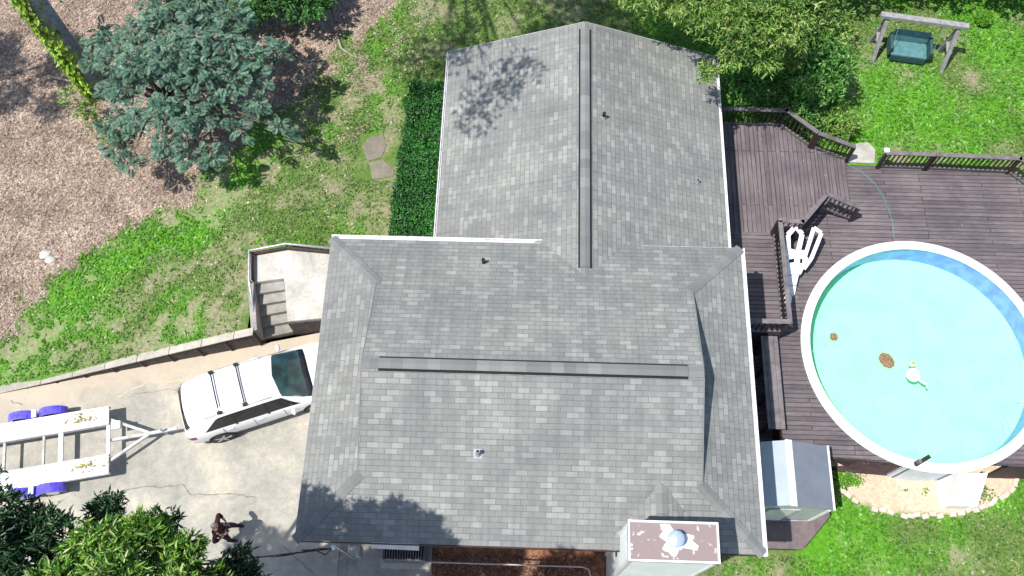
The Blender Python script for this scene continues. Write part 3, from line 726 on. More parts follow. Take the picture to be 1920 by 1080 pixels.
MB().beam((11.22,5.74,ZP+.2),(11.66,6.0,ZP+.2), .12, .1).build('cap_board', 'railwood', D, True)
def railing(pts, ztop, bal=True, zb=None, cap='railcap', posts=None, wide=.14, skip=None, h0=.9):
    """pts world xy polyline with deck height zb per point"""
    o = None; R = bpy.data.objects.new('railing', None); COL.objects.link(R); R.parent = D; R.empty_display_size = .1
    for i in range(len(pts)-1):
        a = Vector((*pts[i], ztop[i])); b = Vector((*pts[i+1], ztop[i+1])); hor = Vector((b.x-a.x, b.y-a.y, 0)); L = hor.length; u = hor/L
        MB().beam(a-u*.04, b+u*.04, wide, .035).build('rail_cap', cap, R, True)
        MB().beam(a-Vector((0,0,.07)), b-Vector((0,0,.07)), .04, .08).build('side_rail', 'railwood', R, True)
        MB().beam(a-Vector((0,0,h0-.09)), b-Vector((0,0,h0-.09)), .04, .08).build('bottom_rail', cap, R, True)
        n = max(2, int(L/.15))
        if bal:
            for k in range(1, n):
                p = a.lerp(b, k/n); MB().beam(p-Vector((0,0,h0-.08)), p-Vector((0,0,.06)), .038, .038, (u.x,u.y,0)).build('baluster', 'railwood', R, True)
    for i in (posts if posts is not None else range(len(pts))):
        x, y = pts[i]; z = ztop[i]; MB().box((x-.05,y-.05,z-h0-.05),(x+.05,y+.05,z-.02)).build('post', 'railwood', R, True)
    return R
T = ZU+.92
railing([(5.5,17.02),(8.18,17.0),(9.08,16.2)], [T,T,T]); railing([(9.16,16.16),(10.42,15.98)], [T-.02, ZP+.92], h0=.86)
railing([(11.45,15.76),(12.98,15.74)], [ZP+.94]*2); railing([(13.05,15.74),(15.72,15.66),(17.5,14.0)], [ZP+.94]*3)
railing([(9.2,13.92),(10.3,13.74)], [T-.02, ZP+.92], h0=.86)
railing([(9.1,13.86),(8.32,12.92),(7.6,12.96)], [T]*3)
railing([(7.62,12.9),(7.62,9.62)], [T]*2); railing([(7.6,9.6),(5.5,9.6)], [T+.004]*2)
MB().box((11.33,15.74,ZP+.955),(11.5,15.9,ZP+1.05)).build('post_cap', 'white', D, True, bevel=.02)
bn = root('deck_bench', (7.27,7.9,.3), 'long plank bench along the west edge of the pool deck', 'bench')
m = MB().box((7.0,6.62,.70),(7.1,9.5,.74)); m.box((7.11,6.62,.702),(7.36,9.5,.742)); m.box((7.37,6.62,.70),(7.5,9.5,.738)); m.build('seat', 'railcap', bn, True)
for y in (6.8,7.7,8.6,9.35): MB().box((7.1,y,ZL),(7.18,y+.09,.7)).box((7.4,y,ZP),(7.48,y+.09,.7)).build('leg', 'railwood', bn, True)
tag(MB().prism([(10.52,15.98),(10.62,16.4),(10.9,16.72),(11.3,16.78),(11.5,16.5),(11.42,15.95)], 0, .285).build('concrete_pad', 'slab', bevel=.02), 'small pale concrete pad in the gap between the two deck railings', 'concrete pad')
MT['hose'] = pmat('green_hose', (.08,.32,.26), .5)
P = [(10.5,15.83),(10.9,15.6),(11.3,15.14),(11.5,14.7),(11.62,14.24),(11.7,13.7),(11.66,13.1)]
tag(MB().tube([(x,y,ZP+.012) for x,y in P], .011, 6).build('garden_hose', 'hose', smooth=True), 'thin green garden hose trailing over the deck boards to the pool', 'hose')

# ------------------------------------------------------------------ pool
pool = root('swimming_pool', (PC[0],PC[1],-1), 'round above ground pool with wide white rim and blue liner', 'swimming pool')
ZR = .36; n = 96
def rimprof(m):
    vs = []; 
    for k in range(20):
        a0 = 2*math.pi*k/20; a1 = 2*math.pi*(k+1)/20
        for (q0, q1) in ((a0, a1),):
            for t in range(6):
                a = q0+(q1-q0)*t/6+.0; b = q0+(q1-q0)*(t+1)/6-(.003 if t == 5 else 0)
                A = (math.cos(a), math.sin(a)); B = (math.cos(b), math.sin(b))
                ro, ri = 3.74, 3.46; P = [(ri,ZR-.05),(ri,ZR-.01),(ri+.03,ZR),(ro-.04,ZR),(ro,ZR-.02),(ro,ZR-.08)]
                vs = [(PC[0]+r*A[0],PC[1]+r*A[1],z) for r,z in P]+[(PC[0]+r*B[0],PC[1]+r*B[1],z) for r,z in P]
                m.add(vs, [(i,i+6,i+7,i+1) for i in range(5)])
    return m
MT['poolwhite'] = pmat('pool_rim_white', (.85,.85,.86), .35, (.8,.8,.81), 2)
rimprof(MB()).build('rim', 'poolwhite', pool, True)
MB().lathe(PC, [(3.63,-1.4),(3.63,ZR-.05)], n).build('outer_wall', pmat('pool_wall', (.7,.76,.84), .5), pool, True, smooth=True)
MT['liner'] = pmat('blue_liner', (.17,.2,.74), .4, (.27,.32,.85), 3)
MT['floor'] = pmat('turquoise_floor', (.30,.94,.465), .6, (.36,.97,.52), 1.3, .3, .7)
ZF = ZR-.95
MB().lathe(PC, [(3.5,ZR-.06),(3.5,ZF)], n).build('liner', 'liner', pool, True, smooth=True)
m = MB(); m.lathe(PC, [(3.5,ZF),(2.8,ZF-.01),(1.4,ZF-.015),(.01,ZF-.02)], n); m.build('floor', 'floor', pool, True, smooth=True)
def watermat():
    m, n, l, bs = newmat('water'); n.remove(bs)
    t = n.new('ShaderNodeBsdfTransparent'); t.inputs[0].default_value = (.97,.99,.985,1)
    gl = n.new('ShaderNodeBsdfGlossy'); gl.inputs['Roughness'].default_value = .03
    fr = n.new('ShaderNodeFresnel'); fr.inputs[0].default_value = 1.33
    ms = n.new('ShaderNodeMixShader'); l.new(fr.outputs[0], ms.inputs[0]); l.new(t.outputs[0], ms.inputs[1]); l.new(gl.outputs[0], ms.inputs[2])
    b = n.new('ShaderNodeBump'); b.inputs['Strength'].default_value = .25; b.inputs['Distance'].default_value = .02
    l.new(noise(n, l, worldpos(n), 4, 3), b.inputs['Height']); l.new(b.outputs[0], gl.inputs['Normal'])
    l.new(ms.outputs[0], n['Material Output'].inputs['Surface']); return m
m = MB(); m.lathe(PC, [(3.499,ZR-.14),(.01,ZR-.14)], 64); tag(m.build('water', watermat()), kind='structure')
MT['deb'] = leafmat('sunken_leaves', ((0,(.25,.09,.04)),(.6,(.4,.2,.11)),(1,(.3,.24,.24))), .05)
def debris(name, c, rx, ry, nn, z, label, seed, sz=.06, ang=0, mat='deb'):
    r = np.random.RandomState(seed); a = r.rand(nn)*6.283; q = np.sqrt(r.rand(nn)); X = q*np.cos(a)*rx; Y = q*np.sin(a)*ry
    X, Y = X*math.cos(ang)-Y*math.sin(ang), X*math.sin(ang)+Y*math.cos(ang)
    return scatter_cards(name, c[0]+X, c[1]+Y, z+r.rand(nn)*.03, sz, r, mat, label, 'leaves')
def scatter_cards(name, X, Y, Z, sz, r, mat, label=None, cat=None, kind='stuff', tilt=.5, group=None):
    n = len(X); a = r.rand(n)*6.283; L = sz*(.6+.8*r.rand(n)); Wd = L*(.35+.3*r.rand(n))
    t = np.stack([np.cos(a), np.sin(a), (r.rand(n)-.5)*tilt*2], -1); s = np.stack([-np.sin(a), np.cos(a), (r.rand(n)-.5)*tilt*2], -1)
    c = np.stack([X, Y, Z], -1); V = np.stack([c-t*L[:,None]/2, c+s*Wd[:,None]/2, c+t*L[:,None]/2, c-s*Wd[:,None]/2], 1).reshape(-1, 3)
    F = np.arange(4*n).reshape(-1, 4)
    return tag(npmesh(name, V, F, mat), label, cat, group, kind)
debris('sunken_leaf_pile', (11.24,9.26), .2, .26, 600, ZF+.03, 'brown clump of sunken leaves on the pool floor west of the cleaner', 3, .07, .6)
debris('sunken_leaf_pile', (9.67,10.01), .12, .14, 140, ZF+.03, 'tiny dark leaf clump near the west wall of the pool', 4, .06)
r_ = np.random.RandomState(9); a = np.concatenate([-.9+1.0*r_.rand(110), r_.rand(90)*6.28]); q = np.concatenate([3.35-.7*r_.rand(110)**2, 3.3*np.sqrt(r_.rand(90))])
scatter_cards('pool_specks', PC[0]+q*np.cos(a), PC[1]+q*np.sin(a), np.full(len(a), ZF+.03), .035, r_, pmat('algae_specks', (.1,.35,.4), .9), 'small dark specks strewn over the turquoise pool floor', 'debris', tilt=.1)
pc = root('pool_cleaner', (11.93,8.66,ZF+.08), 'white floating pool cleaner with round head and hose tail in the pool', 'pool cleaner')
zw_ = ZR-.12
MB().lathe((0,0), [(.0,.14),(.14,.13),(.21,.08),(.22,.0),(.16,-.06),(0,-.07)], 20).build('body', 'poolwhite', pc, smooth=True).location = (-.28,-.12,.75)
MB().lathe((0,0), [(0,.1),(.06,.09),(.095,.04),(.095,0),(0,-.02)], 16).build('float_head', pmat('cream_plastic', (.8,.75,.55), .4), pc, smooth=True).location = (-.28,.22,.78)
MB().lathe((0,0), [(0,.02),(.04,.02),(.04,0)], 10).build('cap_dot', pmat('orange_cap', (.6,.3,.1), .5), pc).location = (-.28,.22,.88)
MB().tube([(-.2,-.2,.76),(-.08,-.3,.755),(.02,-.36,.755),(.1,-.42,.75),(.1,-.52,.745)], [.04,.035,.05,.03,.04], 8).build('tail_hose', pmat('grey_mottled_bag', (.3,.3,.36), .7, (.7,.7,.75), 30), pc, smooth=True)

# pool-side white steps (outside) and sand bed with brick edging
ps = root('pool_steps', (13.1,5.4,-1.4), 'bright white plastic steps from the pool rim down to the sandy bed', 'pool steps')
for i, (ya, yb, z) in enumerate(((5.62,5.42,.22),(5.42,5.22,-.1),(5.22,5.02,-.45),(5.02,4.84,-.85))):
    MB().box((12.62+.0*i,yb,-1.4),(13.34,ya,z)).build('tread', 'poolwhite', ps, True, bevel=.03)
for x in (12.56,13.34): MB().prism([(x,4.8),(x+.06,4.8),(x+.06,5.66),(x,5.66)], -1.4, [-.7,-.7,.3,.3]).build('side_panel', 'poolwhite', ps, True, bevel=.02)
MT['brick'] = pmat('pink_edging_brick', (.55,.4,.35), .85, (.68,.54,.47), 4, b=.3)
be = root('brick_edging', (12.3,4.7,-1.4), 'curved row of pale pink bricks edging the sandy bed south of the pool', 'edging')
L_ = 0; pts = SANDC; acc = []
for a, b in zip(pts[:-1], pts[1:]):
    dd = math.hypot(b[0]-a[0], b[1]-a[1]); k = max(1, round(dd/.22))
    for i in range(k): acc.append(((a[0]+(b[0]-a[0])*(i+.5)/k, a[1]+(b[1]-a[1])*(i+.5)/k), math.atan2(b[1]-a[1], b[0]-a[0])))
bk = None; rnd = random.Random(5)
for (p, an) in acc:
    if rnd.random() < .13: continue
    p = (p[0]+rnd.uniform(-.04,.04), p[1]+rnd.uniform(-.04,.04))
    z = float(hgt(p[0], p[1])); ob = MB().box((-.1,-.07,-.05),(.1,.07,.06)).build('brick', 'brick', be, bevel=.012) if bk is None else bk.copy()
    if bk is None: bk = ob
    else: COL.objects.link(ob); ob.parent = be
    ob.location = (p[0]-12.3, p[1]-4.7, z+1.4); ob.rotation_euler = (rnd.uniform(-.05,.05), rnd.uniform(-.08,.08), an+rnd.uniform(-.28,.28))

# ------------------------------------------------------------------ white ladder on the deck (tilted, leaning on the railing)
la = root('pool_ladder', (8.2,12,.3), 'white plastic pool ladder with two looped handrails lying on the deck by the railing', 'ladder')
def tz(y): return .42+ (y-10.9)*.42
def slabp(name, poly, th=.05, dz=0):
    MB().prism(poly, [tz(p[1])-th+dz for p in poly], [tz(p[1])+dz for p in poly]).build(name, 'poolwhite', la, True, bevel=.012)
def loop(name, quad, w):
    m = MB(); k = len(quad)
    for i in range(k):
        a = quad[i]; b = quad[(i+1)%k]; m.beam((a[0],a[1],tz(a[1])), (b[0],b[1],tz(b[1])), w, .07)
    m.build(name, 'poolwhite', la, True, bevel=.012)
loop('handrail', [(7.98,12.72),(8.22,12.98),(8.42,12.75),(8.3,12.2),(8.0,12.28)], .15)
loop('handrail', [(8.52,12.1),(8.78,12.95),(9.02,12.8),(8.72,12.05),(8.5,11.75)], .12)
slabp('frame', [(7.9,12.3),(8.55,12.3),(8.5,12.12),(7.9,12.1)], .08)
loop('frame', [(7.98,12.05),(8.25,12.1),(8.25,11.9),(7.98,11.85)], .1); loop('frame', [(8.32,12.08),(8.58,12.1),(8.5,11.86),(8.32,11.86)], .1)
slabp('tread', [(7.92,11.86),(8.56,11.88),(8.42,11.6),(7.92,11.58)], .12); slabp('tread', [(7.92,11.56),(8.36,11.58),(8.3,11.3),(7.92,11.3)], .14, -.03)
slabp('tread', [(7.93,11.27),(8.3,11.28),(8.26,11.02),(7.93,11.02)], .14, -.05); slabp('tread', [(7.94,11.0),(8.18,11.0),(8.16,10.78),(7.95,10.78)], .14, -.07)
slabp('foot', [(7.95,10.76),(8.1,10.76),(8.08,10.66),(7.96,10.66)], .12, -.08)

# ------------------------------------------------------------------ shed
sh = root('garden_shed', (7.1,5.1,ZL), 'small shed with grey gabled roof and white ridge strip beside the house', 'shed')
MT['shedroof'] = pmat('blue_grey_roofing', (.185,.21,.25), .6, (.16,.18,.215), 2.5, b=.1)
MT['shedroof2'] = pmat('pale_roofing', (.36,.42,.5), .6, (.32,.38,.45), 2.5)
MT['shedwall'] = pmat('shed_panel', (.52,.54,.52), .6, (.42,.44,.42), 4)
rx, ex, wx_, ys, yn, zE, zR2 = 7.16, 8.46, 5.87, 4.24, 6.02, 1.3, 1.88
m = MB(); m.add([(rx,ys,zR2),(ex,ys,zE),(ex,yn,zE),(rx,yn,zR2)], [(0,1,2,3)]); o = m.build('roof', 'shedroof', sh, True); s_ = o.modifiers.new('s','SOLIDIFY'); s_.thickness = .04; s_.offset = -1
m = MB(); m.add([(rx,ys,zR2),(rx,yn,zR2),(wx_,yn,zE),(wx_,ys,zE)], [(0,1,2,3)]); o = m.build('roof', 'shedroof2', sh, True); s_ = o.modifiers.new('s','SOLIDIFY'); s_.thickness = .04; s_.offset = -1
MB().add([(rx-.02,ys-.02,zR2+.015),(rx+.16,ys-.02,zR2-.045),(rx+.16,yn+.02,zR2-.045),(rx-.02,yn+.02,zR2+.015),(rx-.04,ys-.02,zR2+.0),(rx-.04,yn+.02,zR2)], [(0,1,2,3),(4,0,3,5)]).build('ridge_strip', 'white', sh, True)
MB().box((ex-.01,ys-.01,zE-.05),(ex+.045,yn+.01,zE+.02)).build('edge_trim', 'white', sh, True)
m = MB(); m.prism([(wx_+.12,ys+.02),(ex-.08,ys+.02),(ex-.08,yn-.06),(wx_+.12,yn-.06)], ZL, zE-.04)
m.add([(wx_+.12,ys+.02,zE-.04),(ex-.08,ys+.02,zE-.04),(rx,ys+.02,zR2-.06)], [(0,1,2)]); m.add([(wx_+.12,yn-.06,zE-.04),(ex-.08,yn-.06,zE-.04),(rx,yn-.06,zR2-.06)], [(2,1,0)])
m.build('wall', 'shedwall', sh, True)
MB().box((6.75,ys-.012,ZL+.05),(7.5,ys+.015,1.15)).build('door', pmat('shed_door', (.72,.73,.68), .6), sh, True, bevel=.01)
m = MB()
for x in (6.7,7.53): m.box((x,ys-.025,ZL+.02),(x+.05,ys+.01,1.2))
m.box((6.7,ys-.025,1.17),(7.58,ys+.01,1.23)); m.box((wx_+.1,ys-.02,ZL),(ex-.06,ys+.0,ZL+.07)); m.build('door_frame', 'trim', sh, True)
MB().box((ex-.13,ys-.02,ZL),(ex-.06,ys+.05,zE-.05)).build('corner_trim', 'white', sh, True)

# ------------------------------------------------------------------ car
car = root('parked_car', (-10.22,6.52,0), 'white parked estate car with two grey roof bars nosed under the west eave', 'car', rz=math.radians(20.8))
ST = np.array([ # x, hw, belt, rw, roof
 [0.00,.66,.80,.45,.86],[0.06,.80,.92,.60,1.02],[0.14,.87,.97,.66,1.22],[0.40,.91,1.0,.66,1.50],[0.75,.925,1.02,.665,1.60],[1.4,.93,1.02,.675,1.66],[2.2,.935,1.0,.675,1.66],
 [2.75,.935,.99,.66,1.61],[2.98,.935,.985,.65,1.56],[3.4,.93,.97,.70,1.30],[3.82,.925,.95,.76,1.02],[4.2,.91,.90,.74,.96],[4.5,.87,.82,.68,.88],[4.68,.78,.72,.6,.78],[4.76,.62,.6,.45,.64]])
def ST_at(x): return [np.interp(x, ST[:,0], ST[:,k]) for k in range(1,5)]
def ring(x):
    hw, be, rw, rf = ST_at(x); be = min(be, rf-.04)
    e = min(1, min(x, 4.76-x)/.15); zb = .3-.02*e
    return [(hw*.9,zb),(hw*.985,.42),(hw,.6),(hw*.995,.78 if be > .85 else be*.9),(hw*.965,be),(hw*.955,be+.012),(rw+.045,rf-.11) if rf-be > .2 else (rw+.03,(rf+be)/2+.01),(rw,rf-.045),(rw*.86,rf-.005),(rw*.45,rf+.02),(0,rf+.027)]
def carS(x, v):
    R = ring(x); i = min(len(R)-2, int(v)); t = v-i; return Vector((x, R[i][0]*(1-t)+R[i+1][0]*t, R[i][1]*(1-t)+R[i+1][1]*t))
XS = sorted(set(list(np.linspace(0,4.76,60))+list(ST[:,0]))); NR = 11
m = MB(); rows = []
for x in XS:
    R = ring(x); full = [(x,y,z) for y,z in R]+[(x,-y,z) for y,z in R[-2::-1]]; rows.append(full)
nn = len(rows[0]); m.v = [p for r in rows for p in r]
for i in range(len(XS)-1):
    for k in range(nn-1): m.f.append((i*nn+k,(i+1)*nn+k,(i+1)*nn+k+1,i*nn+k+1)); m.uv.append(None)
    m.f.append((i*nn+nn-1,(i+1)*nn+nn-1,(i+1)*nn,i*nn)); m.uv.append(None)
m.f.append(tuple(range(nn))); m.uv.append(None); m.f.append(tuple(range((len(XS)-1)*nn,len(XS)*nn))[::-1]); m.uv.append(None)
body = m.build('body', 'carpaint', car, smooth=True)
mod = body.modifiers.new('e','EDGE_SPLIT'); mod.split_angle = math.radians(38)
def patch(name, mat, xr, vr, side, off=.006, nx=16, nv=6, shape=None):
    m = MB(); g = []
    for i in range(nx+1):
        row = []
        for k in range(nv+1):
            s = i/nx; t = k/nv; x = xr[0]+(xr[1]-xr[0])*s; v = vr[0]+(vr[1]-vr[0])*t
            if shape: x, v = shape(s, t)
            p = carS(x, v); q = carS(x+.01, v); r = carS(x, min(v+.02, 9.999)) if v < 9.9 else carS(x, v-.02)
            nrm = (q-p).cross(r-p) if v < 9.9 else (p-q).cross(r-p)*-1
            nrm = nrm.normalized() if nrm.length > 0 else Vector((0,0,1))
            if nrm.z < 0 and v > 5.5: nrm = -nrm
            if nrm.y < 0 and v <= 5.5: nrm = -nrm
            if nrm.z < 0: nrm = -nrm
            p = p+nrm*off; row.append((p.x, p.y*side, p.z))
        g.append(row)
    fl = [p for r in g for p in r]
    fs = [(i*(nv+1)+k,(i+1)*(nv+1)+k,(i+1)*(nv+1)+k+1,i*(nv+1)+k+1) for i in range(nx) for k in range(nv)]
    return m.add(fl, fs), name, mat
# windscreen (both halves in one mesh), rear window, side windows
def both(name, mat, *a, **k):
    A_, _, _ = patch(name, mat, *a, 1, **k); B_, _, _ = patch(name, mat, *a, -1, **k)
    A_.add(B_.v, B_.f); return A_.build(name, mat, car, smooth=True)
both('windscreen', 'glass', (3.0,3.8), (6.6,10), shape=lambda s,t: (2.97+.07*(1-t)-.05*t*t+(.74+.17*t**.7)*s, 6.95-.55*s+(10-6.95+.55*s)*t))
both('cowl', 'sideglass', (3.7,3.9), (6.4,10), off=.012, shape=lambda s,t: (2.97+.07*(1-t)-.05*t*t+(.74+.17*t**.7)*(.88+.19*s), 6.45+(10-6.45)*t))
both('rear_window', 'sideglass', (.14,.36), (7,10), shape=lambda s,t: (.10+.07*(1-t)**2+.11*s+.05*(1-t)*s, 6.9+3.1*t))
for sd in (1, -1):
    A_, _, _ = patch('w', 'g', (.7,3.4), (5.1,6.9), sd, shape=lambda s,t: (.62+2.85*s+t*.55*(1-s)-(t*.5 if s > .8 else 0)*(s-.8)*5, 5.12+1.0*t if True else 0), off=.008)
    A_.build('side_window', 'sideglass', car, smooth=True)
    m = MB()
    for px in (1.55,2.5):
        p0 = carS(px,5.05); p1 = carS(px,6.2); m.beam((p0.x,(p0.y+.012)*sd,p0.z),(p1.x,(p1.y+.012)*sd,p1.z), .05, .012)
    m.build('window_pillar', 'black', car)
    m = MB().tube([(.75,sd*.63,1.63),(.85,sd*.64,1.67),(2.6,sd*.64,1.69),(2.75,sd*.63,1.64)], .014, 6); m.build('roof_rail', 'carpaint', car, smooth=True)
    m = MB(); m.lathe((0,0), [(0,.09),(.06,.085),(.1,.03),(.1,-.04),(0,-.06)], 10); o = m.build('mirror', 'carpaint', car, smooth=True); o.location = (3.18,sd*1.04,.98); o.scale = (.7,1.15,1)
    MB().box((-.07,-.04,.58),(.1,.12,.7)).build('headlight', 'galv', car).location = (4.5,sd*.62,.08)
    A_, _, _ = patch('t','t',(.02,.3),(3.2,4.3), sd, off=.012, nx=8, nv=3); A_.build('tail_light', 'red', car, smooth=True)
    for wx2 in (.92,3.78):
        m = MB(); m.tube([(0,-.11*sd,0),(0,.12*sd,0)], .35, 28); w = m.build('wheel', 'black', car); w.location = (wx2, sd*.83, .35)
        m = MB(); m.tube([(0,.121*sd,0),(0,.128*sd,0)], .1, 14)
        for k in range(5):
            a = k*2*math.pi/5; m.beam((.05*math.cos(a),.13*sd,.05*math.sin(a)),(.25*math.cos(a),.125*sd,.25*math.sin(a)), .05, .02, (0,1,0))
        q = m.build('rim', 'galv', w)
        m = MB(); m.tube([(wx2,sd*.80,.37),(wx2,sd*.938,.37)], .40, 28); m.build('wheel_arch', 'darkslot', car)
for sd in (1,-1):
    for dx_ in (1.12,2.02,2.92):
        m = MB(); q_ = [carS(dx_, v) for v in (1.2,2,3,4,4.9)]; m.tube([(p.x,(p.y+.002)*sd,p.z) for p in q_], .006, 5); m.build('door_seam', 'darkslot', car)
    for dx_ in (1.3,2.2): p = carS(dx_, 3.4); MB().box((dx_-.09,sd*p.y-.02,p.z-.015),(dx_+.09,sd*p.y+.025,p.z+.02)).build('door_handle', 'galv', car, bevel=.008)
    q_ = [carS(x, 7.4) for x in np.linspace(3.95,4.6,8)]; MB().tube([(p.x,p.y*sd,p.z+.001) for p in q_], .006, 5).build('bonnet_seam', 'chrome', car)
MB().box((-.012,-.26,.62),(.03,.26,.74)).build('number_plate', 'galv', car)
for bx_ in (1.28,2.02):
    m = MB(); m.tube([(bx_,-.62,1.74),(bx_,-.3,1.765),(bx_,.3,1.765),(bx_,.62,1.74)], .022, 8); o = m.build('roof_bar', 'chrome', car, smooth=True)
    for sd in (1,-1): MB().box((bx_-.06,sd*.63-.04,1.66),(bx_+.06,sd*.63+.04,1.755)).build('bar_foot', 'chrome', o)
MB().box((-.045,-.2,.38),(.02,.2,.46)).build('tow_bar', 'black', car)
for y in (-.28,.28): MB().beam((3.86,y-.3,1.0),(3.72,y+.25,1.07), .02, .012).build('wiper', 'black', car)

# ------------------------------------------------------------------ trailer
ta = math.radians(11.6)
tr = root('utility_trailer', (-12.33,5.78,0), 'open white car trailer with two plank tracks and blue fenders on driveway', 'trailer', rz=ta)
# local: x forward (0 = front edge), y left
for sd in (1,-1):
    MB().box((-4.6,sd*.73-.29,.56),(.0,sd*.73+.29,.61)).build('track', 'trailer', tr, bevel=.01)
    MB().box((-4.6,sd*1.0-.025,.46),(0,sd*1.0+.025,.559)).build('side_rail', 'trailerframe', tr)
    MB().box((-4.6,sd*.46-.02,.46),(0,sd*.46+.02,.615)).build('side_rail', 'trailerframe', tr)
    m = MB()
    for x in (-1.72,-2.62):
        w = MB().tube([(x,sd*1.04,.32),(x,sd*1.24,.32)], .32, 24).build('wheel', 'black', tr)
        m2 = MB().tube([(x,sd*1.241,.32),(x,sd*1.25,.32)], .18, 16).build('rim', 'white', w)
        P = []; 
        m = MB(); kk = 10
        for i in range(kk):
            a0 = math.pi*(.06+.88*i/kk); a1 = math.pi*(.06+.88*(i+1)/kk); R_ = .43
            f = lambda a: (x+R_*math.cos(a), .34+R_*.95*math.sin(a))
            (xa_,za_),(xb_,zb_) = f(a0), f(a1); y_0, y_1 = sd*1.03, sd*1.28
            m.add([(xa_,y_0,za_),(xa_,y_1,za_),(xb_,y_1,zb_),(xb_,y_0,zb_),(xa_,y_1+sd*.01,za_-.09),(xb_,y_1+sd*.01,zb_-.09)], [(0,1,2,3),(1,4,5,2)])
        fo = m.build('fender', 'blue', tr); s_ = fo.modifiers.new('s','SOLIDIFY'); s_.thickness = .012
    MB().box((-2.24,min(sd*1.03,sd*1.26),.66),(-2.1,max(sd*1.03,sd*1.26),.70)).build('fender_bracket', 'trailer', tr)
for x, w, mt in ((-.04,.09,'trailer'),(-1.42,.13,'trailer'),(-1.92,.06,'trailerframe'),(-3.06,.07,'trailerframe'),(-3.98,.14,'trailer'),(-4.55,.08,'trailer')):
    MB().box((x-w/2,-.44,.49),(x+w/2,.44,.555)).build('cross_member', mt, tr)
for sd in (1,-1): MB().beam((.0,sd*.62,.48),(1.12,sd*.03,.48), .08, .09).build('tongue_rail', 'trailerframe', tr)
MB().beam((.0,.0,.44),(1.12,.0,.46), .08, .09).build('tongue_rail', 'trailerframe', tr)
MB().beam((1.1,0,.48),(1.95,.02,.46), .09, .09).build('coupler', 'trailerframe', tr)
MB().tube([(1.55,.0,.15),(1.55,.0,.75)], .035, 10).build('jack', 'galv', tr, smooth=True)
MB().box((.06,.28,.5),(.34,.52,.62)).build('winch_box', 'trailer', tr, bevel=.02)
MT['dry'] = leafmat('dry_leaves', ((0,(.18,.12,.05)),(.5,(.5,.42,.08)),(1,(.3,.25,.12))), .2)
for nm, (lx, ly), k, sd_, lab in (('fallen_leaves',(-.75,.75),26,1,'grey dry leaf scraps on the north track of the trailer'),('fallen_leaves',(-.5,-.7),34,2,'yellow fallen leaves on the south track of the trailer')):
    r_ = np.random.RandomState(sd_); X = lx+r_.randn(k)*.22; Y = ly+r_.randn(k)*.09; wx3 = -12.33+X*math.cos(ta)-Y*math.sin(ta); wy3 = 5.78+X*math.sin(ta)+Y*math.cos(ta)
    scatter_cards(nm, wx3, wy3, np.full(k, .635), .11, r_, 'dry', lab, 'leaves', tilt=.25)

# ------------------------------------------------------------------ swing seat
sw = root('garden_swing', (13,20.6,.2), 'weathered wooden swing frame with teal padded hanging seat on the lawn', 'garden swing')
MT['oldwood'] = pmat('grey_weathered_wood', (.34,.34,.35), .85, (.24,.22,.22), 6, b=.3)
MT['teal'] = pmat('teal_cushion', (.06,.17,.18), .75, (.1,.24,.24), 7)
MT['teald'] = pmat('dark_teal_frame', (.02,.06,.07), .7, (.035,.09,.1), 6)
u = Vector((2.86,-.42,0)).normalized(); pn = Vector((u.y,-u.x,0))    # pn points south
b0 = Vector((11.62,20.78,1.95)); b1 = Vector((14.5,20.34,1.95))
MB().beam(b0, b1, .2, .12).build('beam', 'oldwood', sw, True)
for tpos in (.09,.91):
    t_ = b0.lerp(b1, tpos)-Vector((0,0,.1))
    for s_ in (1,-1):
        ft = t_+pn*s_*(.62 if s_ > 0 else .3); ft.z = .15
        if s_ > 0: ft = ft+u*(.08)
        MB().beam(t_, ft, .12, .09).build('leg', 'oldwood', sw, True)
    MB().beam(t_+pn*.32-Vector((0,0,.9)), t_-pn*.32-Vector((0,0,.9)), .1, .05).build('brace', 'oldwood', sw, True)
cs_ = b0.lerp(b1, .5)+Vector((0,0,0)); cs_.z = .7; cs_ += pn*.1
def sp(a, b, z): p = cs_+u*a+pn*b; return (p.x, p.y, z)
for nm, pl, z0_, z1_, mt in (('seat',[(-.62,-.28),(.62,-.28),(.62,.36),(-.62,.36)],.52,.64,'teal'),('backrest',[(-.62,-.4),(.62,-.4),(.62,-.28),(-.62,-.28)],.5,1.1,'teal'),
        ('armrest',[(-.74,-.38),(-.62,-.38),(-.62,.34),(-.74,.34)],.5,.92,'teald'),('armrest',[(.62,-.38),(.74,-.38),(.74,.34),(.62,.34)],.5,.92,'teald'),('front_valance',[(-.6,.36),(.6,.36),(.6,.4),(-.6,.4)],.32,.62,'teald')):
    MB().prism([sp(a,b,0)[:2] for a,b in pl], z0_, z1_).build(nm, mt, sw, True, bevel=.05, seg=3)
for a in (-.68,.68):
    for b in (-.3,.3): MB().tube([sp(a,b,.9), tuple(b0.lerp(b1,.5)+u*a*1.1+Vector((0,0,-.06)))], .008, 5).build('chain', 'galv', sw, True)
# ------------------------------------------------------------------ small stones, sticks
def stone(loc, s, label, seed, mat='white', group=None):
    rnd = random.Random(seed); m = MB(); k = 9
    for (r, z) in ((.8,-.3),(1,.1),(.75,.5),(.25,.68)):
        for i in range(k):
            a = 2*math.pi*i/k; q = r*s*(.8+.4*rnd.random()); m.v.append((q*math.cos(a)*1.3, q*math.sin(a), z*s*.7))
    for j in range(3):
        for i in range(k): m.f.append((j*k+i,j*k+(i+1)%k,(j+1)*k+(i+1)%k,(j+1)*k+i)); m.uv.append(None)
    m.f.append(tuple(range(3*k,4*k))); m.uv.append(None)
    o = m.build('stone', mat); o.location = (loc[0], loc[1], float(hgt(loc[0], loc[1]))+.03); return tag(o, label, 'stone', group)
stone((-15.55,11.62), .16, 'white stone on the leaf litter, left one of the pair', 1, 'slab'); stone((-15.35,11.47), .13, 'white stone on the leaf litter, right one of the pair', 2, 'slab')
